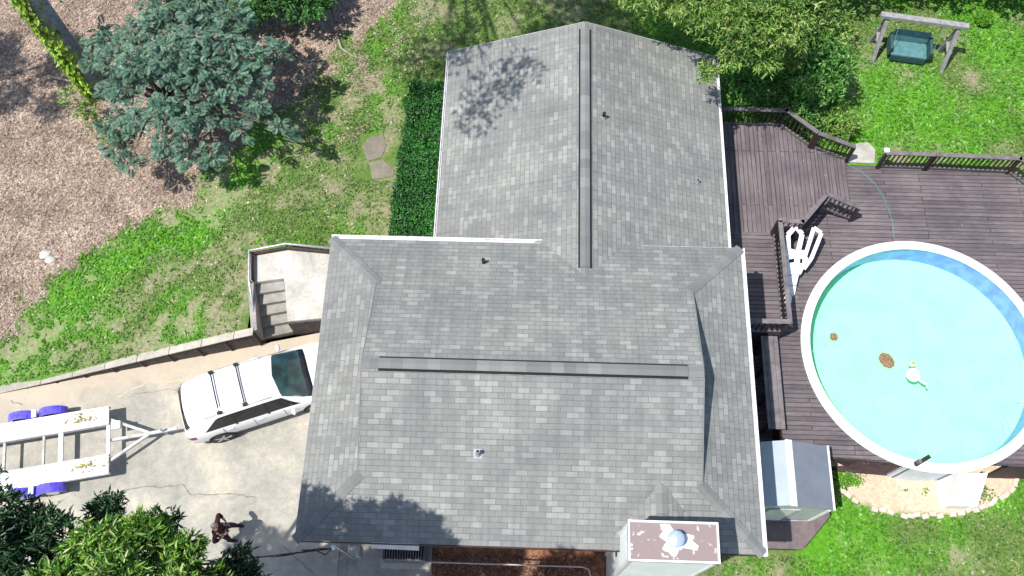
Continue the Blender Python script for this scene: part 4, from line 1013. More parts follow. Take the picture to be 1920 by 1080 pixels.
stone((-13.2,16.3), .14, 'pale stone under the blue green tree among the litter', 3, 'slab'); stone((-14.4,15.4), .15, 'grey stone at the left edge of the blue green tree', 4, 'cap')
MT['stick'] = pmat('dead_branch', (.38,.33,.27), .9, (.25,.2,.17), 12)
for (P, lab) in (([(-7.1,20.3),(-6.9,19.8),(-6.5,19.5),(-5.9,19.25)], 'pale dead branch lying on the lawn north of the hedge'), ([(-14.6,18.6),(-14.0,18.2),(-13.6,17.9)], 'dead branch under the left edge of the blue green tree'), ([(-17.0,18.4),(-16.2,18.2),(-15.6,18.1)], 'thin dead branch left of the ivy clad trunk')):
    tag(MB().tube([(x,y,float(hgt(x,y))+.06+.03*(i%2)) for i,(x,y) in enumerate(P)], [.05,.045,.03,.012][:len(P)], 7).build('fallen_branch', 'stick', smooth=True), lab, 'branch')

# ------------------------------------------------------------------ foliage
def rot_basis(r, n, upb):
    """random leaf frames: direction t, side s, normal biased up by upb"""
    nr = r.randn(n,3)*(1-upb); nr[:,2] = np.abs(nr[:,2])+upb*1.4; nr /= np.linalg.norm(nr,axis=1)[:,None]
    t = r.randn(n,3); t -= (t*nr).sum(1)[:,None]*nr; t /= np.linalg.norm(t,axis=1)[:,None]; s = np.cross(nr, t); return t, s, nr
def clump_points(r, clumps, n):
    w = np.array([c[3]**2 for c in clumps]); idx = r.choice(len(clumps), n, p=w/w.sum()); C = np.array([c[:3] for c in clumps])[idx]; R = np.array([c[3] for c in clumps])[idx]
    d = r.randn(n,3); d /= np.linalg.norm(d,axis=1)[:,None]; q = r.rand(n)**.45
    return C+d*(R*q)[:,None]*np.array([1,1,.72]), d
def leaf_mesh(name, P, T, Sd, Nn, L, Wd, mat, parent, fold=.25, droop=.15):
    n = len(P); L = L[:,None]; Wd = Wd[:,None]
    b = P; mid = P+T*L*.45+Nn*L*.04; tip = P+T*L-Nn*L*droop; l = mid+Sd*Wd/2+Nn*Wd*fold; r2 = mid-Sd*Wd/2+Nn*Wd*fold
    V = np.stack([b, l, tip, r2], 1).reshape(-1,3); k = np.arange(n)*4
    F = np.stack([np.stack([k,k+1,k+2],-1), np.stack([k,k+2,k+3],-1)],1).reshape(-1,3)
    o = npmesh(name, V, F, mat, parent); return o
def sprays(name, clumps, nsp, per, L, Wr, mat, parent, seed, upb=.5, hang=0., spread=1.0, jl=.3):
    r = np.random.RandomState(seed); P, d = clump_points(r, clumps, nsp)
    ax = r.randn(nsp,3)*.6+d*.8; ax[:,2] += .5-hang*1.6; ax /= np.linalg.norm(ax,axis=1)[:,None]
    P2 = np.repeat(P,per,0); A2_ = np.repeat(ax,per,0); n = nsp*per
    t = A2_*.55+r.randn(n,3)*.55*spread; t /= np.linalg.norm(t,axis=1)[:,None]
    upv = np.tile([0,0,1.],(n,1))+r.randn(n,3)*(1-upb)*.8; nn = upv-(upv*t).sum(1)[:,None]*t; nn /= np.linalg.norm(nn,axis=1)[:,None]+1e-9; s = np.cross(nn,t)
    P2 = P2+A2_*(r.rand(n)[:,None]-.5)*L*1.3
    LL = L*(1-jl+2*jl*r.rand(n)); P2[:,2] -= hang*0
    return leaf_mesh(name, P2, t, s, nn, LL, LL*Wr, mat, parent)
def fronds(name, clumps, nf, L, mat, parent, seed, pairs=9):
    r = np.random.RandomState(seed); P, d = clump_points(r, clumps, nf)
    t = d*.7+r.randn(nf,3)*.5; t[:,2] *= .35; t /= np.linalg.norm(t,axis=1)[:,None]
    up_ = np.tile([0,0,1.],(nf,1))+r.randn(nf,3)*.3; nn = up_-(up_*t).sum(1)[:,None]*t; nn /= np.linalg.norm(nn,axis=1)[:,None]; s = np.cross(nn,t)
    LL = L*(.7+.6*r.rand(nf)); Ps = []; Ts = []; Ss = []; Ns = []; Ls = []
    for k in range(pairs):
        f = (k+.5)/pairs; w = .55*math.sin(math.pi*(.18+.75*f))
        for sg in (-1,1):
            Ps.append(P+t*(LL*f)[:,None]-nn*(LL*f*f*.3)[:,None]); dd = s*sg*.9+t*.4-nn*.12; dd /= np.linalg.norm(dd,axis=1)[:,None]
            Ts.append(dd); Ns.append(nn); Ss.append(np.cross(nn,dd)); Ls.append(LL*w)
    Ls = np.concatenate(Ls); return leaf_mesh(name, np.concatenate(Ps), np.concatenate(Ts), np.concatenate(Ss), np.concatenate(Ns), Ls, np.full(len(Ls), L*.15)*1., mat, parent, .1, .1)
def limbs(name, base, clumps, r0, mat, parent, seed, world0, lean=(0,0), fork=.45):
    rnd = random.Random(seed); m = MB(); bx, by, bz = base; tz_ = max(c[2] for c in clumps)
    cx_ = sum(c[0] for c in clumps)/len(clumps); cy_ = sum(c[1] for c in clumps)/len(clumps)
    zf = bz+(tz_-bz)*fork; f = Vector((bx+(cx_-bx)*.3+lean[0], by+(cy_-by)*.3+lean[1], zf))
    b = Vector(base); m.tube([b-Vector((0,0,.3)), b+Vector((0,0,.15)), b.lerp(f,.5)+Vector((rnd.uniform(-.1,.1),rnd.uniform(-.1,.1),0)), f], [r0*1.35,r0,r0*.85,r0*.7], 10)
    for c in clumps:
        e = Vector(c[:3]); mid = f.lerp(e,.5)+Vector((rnd.uniform(-.3,.3),rnd.uniform(-.3,.3),rnd.uniform(-.1,.4)))
        m.tube([f, mid, e], [r0*.5,r0*.3,r0*.1], 7)
        for _ in range(3):
            e2 = e+Vector((rnd.uniform(-1,1),rnd.uniform(-1,1),rnd.uniform(-.4,.7)))*c[3]*.8; m.tube([mid.lerp(e,.6), e2], [r0*.14,r0*.04], 5)
    return m.build(name, mat, parent, True, smooth=True)
MT['bark'] = pmat('bark', (.17,.14,.12), .95, (.09,.075,.065), 9, b=.6, bscale=25)
MT['barkgrey'] = pmat('grey_bark', (.3,.32,.37), .95, (.17,.18,.2), 9, b=.6, bscale=25)
MT['lf_mim'] = leafmat('blue_green_fronds', ((0,(.06,.15,.115)),(.5,(.115,.235,.175)),(.85,(.18,.33,.21)),(1,(.32,.44,.22))), .3)
MT['lf_dark'] = leafmat('dark_glossy_leaves', ((0,(.012,.045,.018)),(.6,(.035,.11,.035)),(1,(.13,.24,.1))), .3, .35)
MT['lf_bright'] = leafmat('bright_glossy_leaves', ((0,(.03,.11,.02)),(.4,(.12,.3,.03)),(.75,(.3,.5,.07)),(1,(.58,.68,.28))), .35, .4)
MT['lf_light'] = leafmat('light_green_leaves', ((0,(.07,.2,.03)),(.4,(.19,.39,.06)),(.75,(.36,.53,.11)),(1,(.6,.68,.27))), .4)
MT['lf_mid'] = leafmat('mid_green_leaves', ((0,(.03,.11,.025)),(.5,(.07,.23,.045)),(1,(.17,.4,.1))), .35)
MT['lf_ivy'] = leafmat('ivy_leaves', ((0,(.1,.22,.015)),(.5,(.27,.46,.03)),(1,(.48,.62,.07))), .35)
MT['lf_hedge'] = leafmat('hedge_leaves', ((0,(.01,.065,.01)),(.6,(.028,.16,.022)),(1,(.08,.29,.04))), .25)
MT['lf_yel'] = leafmat('yellow_green_leaves', ((0,(.12,.2,.02)),(.5,(.26,.32,.04)),(1,(.5,.48,.08))), .35)
MT['lf_fresh'] = leafmat('fresh_green_leaves', ((0,(.05,.18,.03)),(.5,(.13,.36,.06)),(1,(.32,.56,.15))), .35)
MT['lf_lime'] = leafmat('lime_leaves', ((0,(.12,.36,.02)),(1,(.26,.6,.05))), .35)

def rclumps(seed, boxes):
    rnd = random.Random(seed); out = []
    for (c, s, n, r0, r1) in boxes:
        for _ in range(n):
            out.append((c[0]+rnd.uniform(-1,1)*s[0], c[1]+rnd.uniform(-1,1)*s[1], c[2]+rnd.uniform(-1,1)*s[2], rnd.uniform(r0,r1)))
    return out
# --- blue-green mimosa-like tree
mc = [(-13.0,17.0,3.7,.6),(-12.3,17.6,4.1,.7),(-11.4,17.7,4.4,.7),(-10.5,17.5,4.4,.7),(-9.6,17.4,4.2,.65),(-8.9,17.1,3.9,.5),(-12.8,16.1,3.5,.5),(-12.0,16.5,4.1,.65),(-11.1,16.5,4.4,.7),(-10.2,16.4,4.3,.7),(-9.3,16.2,3.9,.6),(-8.5,16.5,3.6,.4),
      (-13.0,15.0,3.0,.5),(-12.9,14.3,2.9,.42),(-12.3,15.1,3.3,.5),(-11.3,15.3,3.6,.6),(-10.5,15.2,3.5,.6),(-9.7,15.4,3.4,.45),(-11.4,14.4,3.0,.4),(-10.6,14.1,2.9,.45),(-9.9,14.2,2.8,.35),(-12.4,13.9,2.8,.35),(-13.7,17.9,3.6,.5),(-14.0,17.2,3.3,.35),(-11.8,18.7,4.3,.7),(-10.6,18.7,4.4,.7),(-9.5,18.4,4.2,.6),
      (-8.6,15.6,3.4,.3),(-8.0,15.2,3.0,.25),(-7.6,15.0,2.9,.2),(-9.0,14.9,3.1,.28),(-8.2,17.6,3.6,.4),(-13.4,16.2,3.2,.3)]
mi = root('mimosa_tree', (-12.3,16.6,.8), 'spreading blue green feathery tree over the leaf litter left of the house', 'tree')
fronds('crown', mc, 2100, .25, 'lf_mim', None, 11).parent = mi
mi.children[0].data.transform(Matrix.Translation(-Vector(mi.location)))
limbs('trunk', (-12.3,16.6,.8), mc, .13, 'bark', mi, 3, None)
def tree(name, base, clumps, label, mat, seed, nsp, per, L, Wr, trunk_r, hang=0., bark='bark', upb=.5, cat='tree', group=None, fork=.45, trunkname='trunk'):
    t = root(name, base, label, cat, group)
    o = sprays('crown', clumps, nsp, per, L, Wr, mat, t, seed, upb, hang); o.data.transform(Matrix.Translation(-Vector(base)))
    if trunk_r: limbs(trunkname, base, clumps, trunk_r, bark, t, seed, None, fork=fork)
    return t
# --- ivy-clad trunk, crown above the frame
it = root('ivy_tree', (-15.15,17.97,.75), 'tall grey trunk overgrown with bright yellow green ivy, left edge of the photo', 'tree')
m = MB(); m.tube([(-15.15,17.97,.4),(-15.15,17.97,1.2),(-15.1,18.0,6),(-15.0,18.1,12),(-14.9,18.2,15)], [.42,.3,.27,.2,.12], 14); m.build('trunk', 'barkgrey', it, True, smooth=True)
r_ = np.random.RandomState(21); nI = 2600; zz = .9+r_.rand(nI)*8.5; aa = math.pi*1.12+r_.randn(nI)*.75; rad = .34+.22*r_.rand(nI)
P = np.stack([-15.13+rad*np.cos(aa), 17.99+rad*np.sin(aa), zz], -1); T_ = np.stack([np.cos(aa)*.6, np.sin(aa)*.6, -.6-.0*aa], -1)+r_.randn(nI,3)*.35; T_ /= np.linalg.norm(T_,axis=1)[:,None]
Nn = np.stack([np.cos(aa), np.sin(aa), .5+0*aa], -1); Nn -= (Nn*T_).sum(1)[:,None]*T_; Nn /= np.linalg.norm(Nn,axis=1)[:,None]
o = leaf_mesh('ivy', P, T_, np.cross(Nn,T_), Nn, .13+.1*r_.rand(nI), .09+.06*r_.rand(nI), 'lf_ivy', it); o.data.transform(Matrix.Translation(-Vector(it.location)))
cl = rclumps(31, [((-14.6,20.6,14.0),(3.0,1.8,1.6),12,.8,1.3)])
o = sprays('crown', cl, 3000, 6, .34, .5, 'lf_mid', it, 32); o.data.transform(Matrix.Translation(-Vector(it.location)))
# saplings with light leaves at the ivy trunk's foot
for i, (b, cl_, lab, mt) in enumerate((((-15.4,17.0,.8),[(-15.6,17.1,1.6,.4),(-15.0,16.6,1.5,.4),(-14.7,16.2,1.3,.35)],'small pale green sapling at the foot of the ivy clad trunk','lf_light'),
      ((-14.2,15.8,.8),[(-14.2,15.9,1.3,.4),(-13.9,15.6,1.2,.3)],'small yellow green sapling between ivy trunk and blue green tree','lf_yel'),
      ((-15.8,18.6,.8),[(-15.9,18.7,1.8,.35),(-15.5,18.3,1.5,.3)],'pale sapling with a few leaves just left of the ivy clad trunk','lf_light'))):
    tree('sapling', b, cl_, lab, mt, 40+i, 60, 6, .13, .45, .02, cat='sapling')
# --- shrubs along the top edge
tree('broadleaf_shrub', (-11.3,20.6,.7), [(-12.0,20.6,2.2,.8),(-11.2,20.4,2.6,.8),(-10.5,20.4,2.4,.7),(-11.4,21.5,2.5,.9),(-10.4,21.5,2.4,.9)], 'yellow green shrub behind the blue green tree at the top edge', 'lf_yel', 51, 800, 6, .16, .4, .05, cat='shrub')
tree('broadleaf_shrub', (-8.8,20.6,.7), [(-9.7,20.6,2.2,.8),(-8.9,20.8,2.5,.9),(-8.0,20.6,2.2,.8),(-7.6,21.2,2.0,.7),(-9.0,21.9,2.4,1.)], 'mid green shrub at the top edge right of the yellow green one', 'lf_mid', 52, 1000, 6, .16, .4, .05, cat='shrub')
# --- clipped hedge
hd = root('clipped_hedge', (-3.6,14.9,.75), 'dark green clipped hedge along the west wall of the house wing', 'hedge')
r_ = np.random.RandomState(61); nH = 20000
def hx0(y): return -4.42+(y-12.0)*.045
hy = 11.7+r_.rand(nH)*(17.65-11.7); fcs = r_.rand(nH); hxx = hx0(hy)+r_.rand(nH)*(-2.85-hx0(hy)); top = 1.95-.0*hy; hz = np.where(fcs < .62, top-r_.rand(nH)**2*.16, .75+r_.rand(nH)*1.2)
side = fcs >= .62; hxx = np.where(side & (fcs < .85), hx0(hy)+r_.rand(nH)**2*.12, hxx); hy = np.where(fcs >= .93, 17.65-r_.rand(nH)**2*.1, np.where(side & (fcs >= .85), 11.7+r_.rand(nH)**2*.1, hy))
bmp = (fbm(hxx*3, hy*3, .8)-.5)*.5; P = np.stack([hxx+bmp*side, hy+bmp*side*.5, hz+bmp*(~side)*.7], -1)
T_, S_, N_ = rot_basis(r_, nH, .35); o = leaf_mesh('foliage', P, T_, S_, N_, .06+.05*r_.rand(nH), .04+.03*r_.rand(nH), 'lf_hedge', hd); o.data.transform(Matrix.Translation(-Vector(hd.location)))
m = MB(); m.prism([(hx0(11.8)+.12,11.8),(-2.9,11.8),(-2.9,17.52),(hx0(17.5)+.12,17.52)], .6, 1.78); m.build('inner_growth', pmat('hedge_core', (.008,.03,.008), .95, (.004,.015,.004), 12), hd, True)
for y in (12.5,13.8,15.1,16.4): MB().tube([(-3.6,y,.4),(-3.6,y,1.2)], .05, 8).build('stem', 'bark', hd, True)
# --- trees bottom left
cb = [(-8.4,1.75,8.3,.95),(-7.5,2.1,8.4,.75),(-6.75,1.75,8.4,.65),(-7.7,1.2,8.9,.9),(-6.6,1.0,8.6,.8),(-8.9,1.0,8.6,.9),(-6.1,1.3,8.1,.45),(-7.1,.2,9,1.2),(-8.6,.0,9,1.2)]
def lift(cl, z1):
    out = []
    for x, y, z, r in cl:
        k = (CAMZ-z-(z1-8)) / (CAMZ-z); out.append((x*k, y*k, z+z1-8, r*k*.8))
    return out
cb = [(x,y,z,r*.86) for x,y,z,r in lift(cb, 11.2)]
t1 = tree('glossy_tree', (-7.0,-1.2,0), cb, 'bright green glossy leaved tree at the bottom edge left of the person', 'lf_bright', 71, 2500, 8, .16, .24, .2)
cd = [(-11.8,3.1,7.4,.75),(-11.1,2.5,7.6,.9),(-10.4,2.35,7.2,.75),(-9.9,2.1,7.6,.8),(-10.9,1.8,8.0,1.),(-9.5,1.2,7.2,.8),(-11.7,2.2,7.8,1.1),(-12.5,3.8,7.0,.45),(-8.9,2.4,6.8,.6),(-9.3,2.9,6.4,.5),(-10.3,.8,8,1.1),(-12.9,3.1,7.6,.8),(-6.2,1.9,6.6,.5),(-5.9,1.5,6.8,.5),(-7.9,2.6,6.6,.45)]
cd = lift(cd, 11.6)+[(-12.6,.0,11.8,1.0),(-11.5,-.4,12,1.2),(-10.1,-.5,12,1.2),(-8.8,-.5,12,1.1)]
t2 = tree('glossy_tree', (-11.2,-.6,0), cd, 'dark green glossy leaved tree filling the bottom left corner', 'lf_dark', 72, 5200, 8, .15, .24, .22)
# taller neighbour south of the frame, seen only by the shade it throws on the roof
tc = rclumps(73, [((-3.6,-.1,12.4),(1.3,.4,.6),7,.5,.8)])
# --- tall trees to the north-west, outside the frame, that shade the top of the lawn
for i, (b, bx, k) in enumerate((((-8,25.5,.8),((-7.4,16.6,14.2),(2.4,1.8,1.2)),11),((-2,25.5,.8),((-3,19.5,13.5),(3.2,2.0,1.3)),14))):
    cl = rclumps(80+i, [(bx[0], bx[1], k, .8,1.4)])+([(-5.9,14.0,14.2,1.2),(-5.1,14.6,14.4,1.0),(-6.4,13.2,14,.9)] if i == 0 else [])
    tree('shade_tree', b, cl, 'tall broad tree beyond the top edge shading the lawn', 'lf_mid', 83+i, 1500 if i == 0 else 3000, 5, .13, .4, .1, group='tall trees beyond the frame', fork=.8)
tree('shade_tree', (-3.5,-3.5,0), tc, 'tall broad tree beyond the bottom edge shading the roof corner', 'lf_mid', 90, 1500, 5, .12, .4, .1)
tree('shade_tree', (-24,15,.8), rclumps(91, [((-23.5,15.6,12.5),(2.6,1.8,1.6),16,.35,.8)]), 'tall broad tree beyond the left edge shading the leaf litter', 'lf_mid', 92, 2200, 5, .13, .4, .1)
# --- big light tree top right
cn = [(8.3,18.8,5.0,.7),(8.7,20.2,5.2,.7),(8.2,17.6,4.8,.6),(2.2,19.6,5.4,.6),(3.2,19.4,5.4,.8),(2.6,18.9,5.2,.7),(3.5,18.5,5.6,.9),(4.4,18.0,5.9,1.0),(5.2,17.4,5.8,.95),(6.0,17.2,6.0,1.1),(6.9,17.2,6.0,1.1),(7.7,17.6,5.6,1.0),(5.4,18.8,6.4,1.2),(6.8,18.8,6.4,1.2),(8.2,18.9,5.6,.9),(4.0,19.8,6.2,1.2),(6.0,20.2,6.6,1.3),(7.8,20.3,6,1.2),(5.7,16.5,5.2,.5),(6.6,16.5,5.0,.5),(7.5,16.7,4.9,.5),(3.0,20.2,5.6,1.),(5.05,16.3,4.6,.35)]
cn = [((x*23.2/(CAMZ-z), y*23.2/(CAMZ-z), CAMZ-23.2, r) if x > 7.3 else (x,y,z,r)) for x,y,z,r in cn]
tree('spreading_tree', (6.6,20.0,.3), cn, 'large light green tree overhanging the north east corner of the roof', 'lf_light', 101, 5600, 7, .17, .24, .24, hang=.5)
for i, (b, cl_, lab, mt, k, L_) in enumerate((
   ((7.8,18.3,.2),[(6.6,18.0,1.5,.7),(7.5,18.0,1.6,.8),(8.4,18.1,1.7,.8),(9.1,17.6,1.4,.6),(9.0,18.6,1.8,.8),(9.2,17.1,1.2,.5),(8.6,17.3,1.5,.6),(9.6,17.9,1.3,.6),(9.9,18.4,1.4,.6),(10.1,19.1,1.5,.65),(9.7,17.4,1.2,.45),(9.3,17.5,2.3,.6),(9.8,18.3,2.5,.65),(9.0,18.4,3.0,.7),(8.6,17.5,2.6,.55)],'mid green shrub behind the upper deck railing under the big tree','lf_fresh',2100,.14),
   ((9.9,17.0,.2),[(9.85,17.1,1.1,.5),(10.35,17.0,1.0,.45),(10.1,16.75,.9,.4),(10.0,17.5,1.1,.4)],'small pale green bush at the bend of the deck railing','lf_light',480,.11),
   ((9.5,19.4,.2),[(9.3,19.3,1.6,.8),(9.9,20.0,1.8,.8),(9.2,20.4,2.,.9),(10.2,20.9,1.6,.7)],'leafy light green shrub at the right foot of the big tree','lf_light',700,.14),
   ((10.8,22.4,.2),[(10.4,22.2,1.8,.9),(11.4,22.7,1.8,.9),(10.9,23.4,2.,1.)],'dull green shrub behind the left end of the swing frame','lf_mid',600,.15),
   ((13.5,23.2,.2),[(12.6,23.0,1.8,.9),(13.6,22.9,2,.8),(14.6,22.8,2.,.8),(13.6,24.2,2.2,1.2)],'dark green shrub behind the swing frame at the top edge','lf_dark',900,.15),
   ((16.8,23.0,.2),[(15.8,23.0,2,.9),(16.7,22.7,2.,1.),(17.8,22.2,2.2,1.1),(17.2,23.6,2.4,1.2)],'dark green shrub in the top right corner','lf_dark',1000,.15),
   ((9.55,5.55,-1.4),[(9.5,5.6,-1.15,.22),(9.8,5.6,-1.2,.2),(10.1,5.58,-1.2,.16)],'bright green weeds at the foot of the pool deck lattice','lf_lime',110,.09))):
    tree('leafy_shrub', b, cl_, lab, mt, 110+i, k, 6, L_, .38, .04 if i < 6 else 0, hang=.1, cat='shrub')
lb = root('round_bush', (15.95,21.95,.2), 'small round lime green bush in front of the dark shrubs, top right', 'bush')
o = sprays('foliage', [(15.95,21.95,.55,.3)], 500, 5, .07, .45, 'lf_lime', lb, 130, .6); o.data.transform(Matrix.Translation(-Vector(lb.location)))
MB().tube([(15.95,21.95,.1),(15.95,21.95,.5)], .03, 6).build('stem', 'bark', lb, True)

# ------------------------------------------------------------------ grass and litter
MT['g1'] = leafmat('grass_blades', ((0,(.055,.14,.02)),(.45,(.12,.25,.035)),(.75,(.22,.31,.08)),(1,(.4,.4,.2))), .3)
MT['g2'] = leafmat('lush_blades', ((0,(.06,.22,.015)),(.5,(.12,.36,.02)),(1,(.24,.48,.05))), .3)
MT['lit'] = leafmat('litter_leaves', ((0,(.13,.07,.055)),(.25,(.28,.19,.145)),(.65,(.45,.35,.27)),(1,(.6,.51,.41))), .1, .8)
r_ = np.random.RandomState(200)
def inground(X, Y):
    bad = ((X > -4.3) & (X < 5.5) & (Y > 2.9) & (Y < 18)) | ((X < -8.75) & (Y < wall_y(X)+.18)) | ((X > -8.95) & (X < -5.2) & (Y < 12)) | ((X > -5.4) & (X < 2.0) & (Y < 3.2))
    bad |= (X > 5.2) & (X < 17.6) & (Y > 5.9) & (Y < 15.9) | ((X > 5.2) & (X < 9.2) & (Y > 15) & (Y < 17.1)) | ((X > 5.2) & (X < 9.1) & (Y > 3.3) & (Y < 6.4)) | (np.hypot(X-PC[0], Y-PC[1]) < 3.8)
    bad |= (X > 10.5) & (X < 11.55) & (Y > 15.7) & (Y < 16.8) | ((X > -5.9) & (X < -4.6) & (Y > 14.6) & (Y < 16.4))
    return ~bad
def scat(n, xr, yr): 
    X = xr[0]+r_.rand(n)*(xr[1]-xr[0]); Y = yr[0]+r_.rand(n)*(yr[1]-yr[0]); k = inground(X, Y); return X[k], Y[k]
X1, Y1 = scat(120000, (-20.5,6), (7,23.5)); X2, Y2 = scat(110000, (2,18.5), (.5,23.8)); X = np.concatenate([X1,X2]); Y = np.concatenate([Y1,Y2])
lit, lush, bare, sand = masks(X, Y); q = r_.rand(len(X)); Z = hgt(X, Y)
kl = (q < lush) & (lit < .65) & (sand < .5) & (bare < .6); scatter_cards('grass', X[kl], Y[kl], Z[kl]+.03, .11, r_, 'g2', 'lush bright green grass', 'grass', tilt=.8)
kg = (q >= lush) & (r_.rand(len(X)) > bare*1.1) & (lit < .6) & (sand < .5); scatter_cards('grass', X[kg], Y[kg], Z[kg]+.02, .09, r_, 'g1', 'short patchy lawn grass', 'grass', tilt=.8)
ks = (sand > .5) & (fbm(X, Y, 1.6) > .5); scatter_cards('weeds', X[ks], Y[ks], Z[ks]+.02, .09, r_, 'g1', 'green weeds growing in the sandy bed south of the pool', 'weeds')
Xl, Yl = scat(120000, (-21,-4), (8,23.5)); lit, lush, bare, sand = masks(Xl, Yl); k = (r_.rand(len(Xl)) < np.maximum(lit*.95, .02+.22*sstep(.45,.6,fbm(Xl+3,Yl,.6))*sstep(13,17,Yl))) & inground(Xl, Yl)
scatter_cards('leaf_litter', Xl[k], Yl[k], hgt(Xl[k], Yl[k])+.02, .095, r_, 'lit', 'dry tan and brown fallen leaves covering the ground', 'leaf litter', tilt=.3)
# pine straw needles and bits
nn_ = 12000; X = -2.6+r_.rand(nn_)*4.5; Y = -.5+r_.rand(nn_)*3.4; MT['needles'] = leafmat('straw_needles', ((0,(.05,.015,.01)),(.6,(.17,.07,.035)),(1,(.36,.22,.13))), .1)
scatter_cards('pine_straw', X, Y, np.full(nn_, .08), .07, r_, 'needles', 'loose reddish pine straw scattered over the bed', 'pine straw', tilt=.3)

# ------------------------------------------------------------------ person
MT['shirt'] = pmat('dark_red_shirt', (.05,.005,.01), .85, (.03,.004,.007), 12)
MT['pants'] = pmat('dark_navy_trousers', (.012,.01,.024), .85)
MT['skin'] = pmat('skin', (.45,.26,.19), .55, (.4,.22,.16), 8)
MT['hair'] = pmat('grey_hair', (.2,.19,.18), .8, (.32,.31,.3), 30)
pe = root('person', (-8.46,3.25,0), 'standing person in dark red shirt and dark trousers holding a controller beside the tree', 'person', rz=0)
def skin(name, nodes, edges, mat, rootv=0, parent=pe, sub=2):
    me = bpy.data.meshes.new(name); me.from_pydata([n_[:3] for n_ in nodes], edges, []); o = bpy.data.objects.new(name, me); COL.objects.link(o); o.parent = parent
    me.materials.append(MT[mat]); mo = o.modifiers.new('skin','SKIN'); mo.use_smooth_shade = True
    for i, n_ in enumerate(nodes):
        sv = me.skin_vertices[0].data[i]; sv.radius = (n_[3], n_[4] if len(n_) > 4 else n_[3]); sv.use_root = (i == rootv)
    s_ = o.modifiers.new('s','SUBSURF'); s_.levels = s_.render_levels = sub
    return o
# body (skin) facing east (+x), feet 0.36 apart north-south
B_ = [(0,0,.95,.13),(0,0,1.12,.125),(0,0,1.3,.14),(-.01,0,1.45,.09),(0,0,1.52,.055),(.01,0,1.58,.06),
      (0,.19,1.42,.055),(-.08,.38,1.2,.045),(.1,.24,1.16,.034),(.17,.17,1.2,.026),(0,-.19,1.42,.055),(-.08,-.38,1.2,.045),(.1,-.24,1.16,.034),(.17,-.17,1.2,.026),
      (0,.1,.88,.1),(.1,.2,.5,.065),(.12,.24,.1,.045),(0,-.1,.88,.1),(.02,-.15,.5,.065),(0,-.18,.1,.045)]
E_ = [(0,1),(1,2),(2,3),(3,4),(4,5),(3,6),(6,7),(7,8),(8,9),(3,10),(10,11),(11,12),(12,13),(0,14),(14,15),(15,16),(0,17),(17,18),(18,19)]
bd = skin('body', B_, E_, 'skin')
skin('shirt', [(0,0,.93,.16,.16),(0,0,1.12,.15),(0,0,1.3,.165),(-.01,0,1.44,.11),(0,.19,1.43,.075),(-.08,.38,1.22,.066),(.05,.29,1.18,.056),(0,-.19,1.43,.075),(-.08,-.38,1.22,.066),(.05,-.29,1.18,.056)], [(0,1),(1,2),(2,3),(3,4),(4,5),(5,6),(3,7),(7,8),(8,9)], 'shirt')
skin('trousers', [(0,0,.97,.155),(0,.1,.86,.12),(.1,.2,.5,.085),(0.12,.24,.12,.07),(0,-.1,.86,.12),(.02,-.15,.5,.085),(0,-.18,.12,.07)], [(0,1),(1,2),(2,3),(0,4),(4,5),(5,6)], 'pants')
for y in (.19,-.18):
    dx = .12 if y > 0 else 0; y += .05 if y > 0 else 0
    m = MB(); m.prism([(-.1,y-.045),(.08,y-.05),(.18,y-.04),(.2,y),(.18,y+.04),(.08,y+.05),(-.1,y+.045)], 0, [.1,.1,.06,.05,.06,.1,.1]); m.build('shoe', 'black', pe, bevel=.015).location.x = dx
# head: sculpted sphere, face tilted up
m = MB(); hn = 16
def headp(th, ph):
    x = math.cos(ph)*math.cos(th); y = math.cos(ph)*math.sin(th); z = math.sin(ph)
    fx = .098*x; fyy = .075*y; fz_ = .12*z
    if z < 0: fyy *= 1+.28*z; fx *= 1+.1*z
    if x > .5: nb = math.exp(-((y/.16)**2+((z+.12)/.2)**2)); fx += .022*nb; eb = math.exp(-(((abs(y)-.38)/.16)**2+((z-.1)/.14)**2)); fx -= .012*eb; mb_ = math.exp(-((y/.3)**2+((z+.52)/.07)**2)); fx += .006*mb_
    return (fx, fyy, fz_)
for i in range(13):
    for k in range(hn*2): m.v.append(headp(2*math.pi*k/(hn*2), -math.pi/2+math.pi*i/12))
for i in range(12):
    for k in range(hn*2): m.f.append((i*hn*2+k, i*hn*2+(k+1)%(hn*2), (i+1)*hn*2+(k+1)%(hn*2), (i+1)*hn*2+k)); m.uv.append(None)
hdm = m.build('head', 'skin', pe, smooth=True); hdm.location = (.02,0,1.68); hdm.rotation_euler = (0,-.35,0)
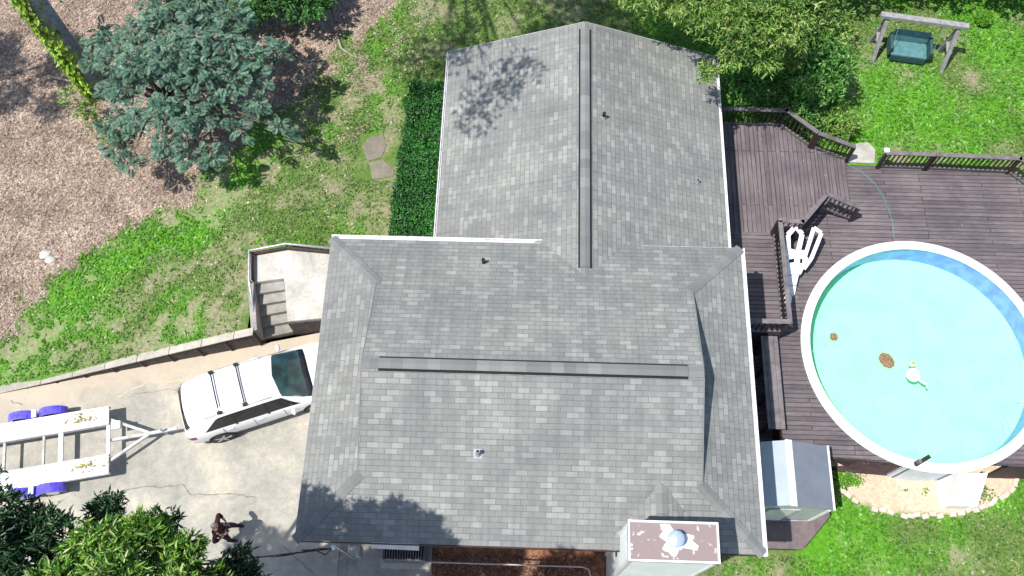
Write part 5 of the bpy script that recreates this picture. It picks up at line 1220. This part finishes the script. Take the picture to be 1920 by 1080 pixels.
m = MB(); m.v = [(p[0]*1.06-.006, p[1]*1.07, p[2]*1.05+.004) for p in [headp(2*math.pi*k/32, -math.pi/2+math.pi*i/12) for i in range(13) for k in range(32)]]
for i in range(12):
    for k in range(32):
        c_ = m.v[i*32+k]; 
        if c_[2] > .055 or (c_[0] < .01 and c_[2] > -.05): m.f.append((i*32+k, i*32+(k+1)%32, (i+1)*32+(k+1)%32, (i+1)*32+k)); m.uv.append(None)
m.build('hair', 'hair', hdm, smooth=True)
for y in (.032,-.032): MB().lathe((0,0), [(0,.012),(.009,.008),(.012,0),(0,-.006)], 10).build('eye', 'black', hdm, smooth=True).location = (.082,y,.012)
for y in (.078,-.078): MB().lathe((0,0), [(0,.026),(.012,.02),(.016,0),(.01,-.022),(0,-.026)], 8).build('ear', 'skin', hdm, smooth=True).location = (0,y,.0)
# hands: palm and five fingers round the controller
for sd in (1,-1):
    nodes = [(.27,sd*.17,1.13,.026,.018),(.32,sd*.13,1.135,.03,.016),(.35,sd*.11,1.14,.026,.014)]; ed = [(0,1),(1,2)]
    for k in range(4):
        o_ = len(nodes); px = .345+.004*k; oz = -.02+.014*k; nodes += [(px+.01,sd*(.1-.004*k),1.14+oz,.009),(px+.035,sd*(.075-.002*k),1.13+oz,.0085),(px+.03,sd*(.05+.003*k),1.12+oz,.0075)]; ed += [(2,o_),(o_,o_+1),(o_+1,o_+2)]
    o_ = len(nodes); nodes += [(.31,sd*.11,1.16,.011),(.325,sd*.085,1.175,.0095),(.34,sd*.07,1.18,.0085)]; ed += [(1,o_),(o_,o_+1),(o_+1,o_+2)]
    nodes = [(n_[0]-.1, n_[1], n_[2]+.07)+tuple(n_[3:]) for n_ in nodes]; skin('hand', nodes, ed, 'skin', sub=1)
rc = root('remote_controller', (-8.27,3.25,1.21), 'small dark remote controller in the hands of the person', 'controller')
MB().box((-.05,-.075,-.02),(.05,.075,.02)).build('casing', 'black', rc, bevel=.015)
for y in (-.045,.045): MB().tube([(.0,y,.02),(0,y,.035)], .008, 8).build('stick', 'galv', rc)
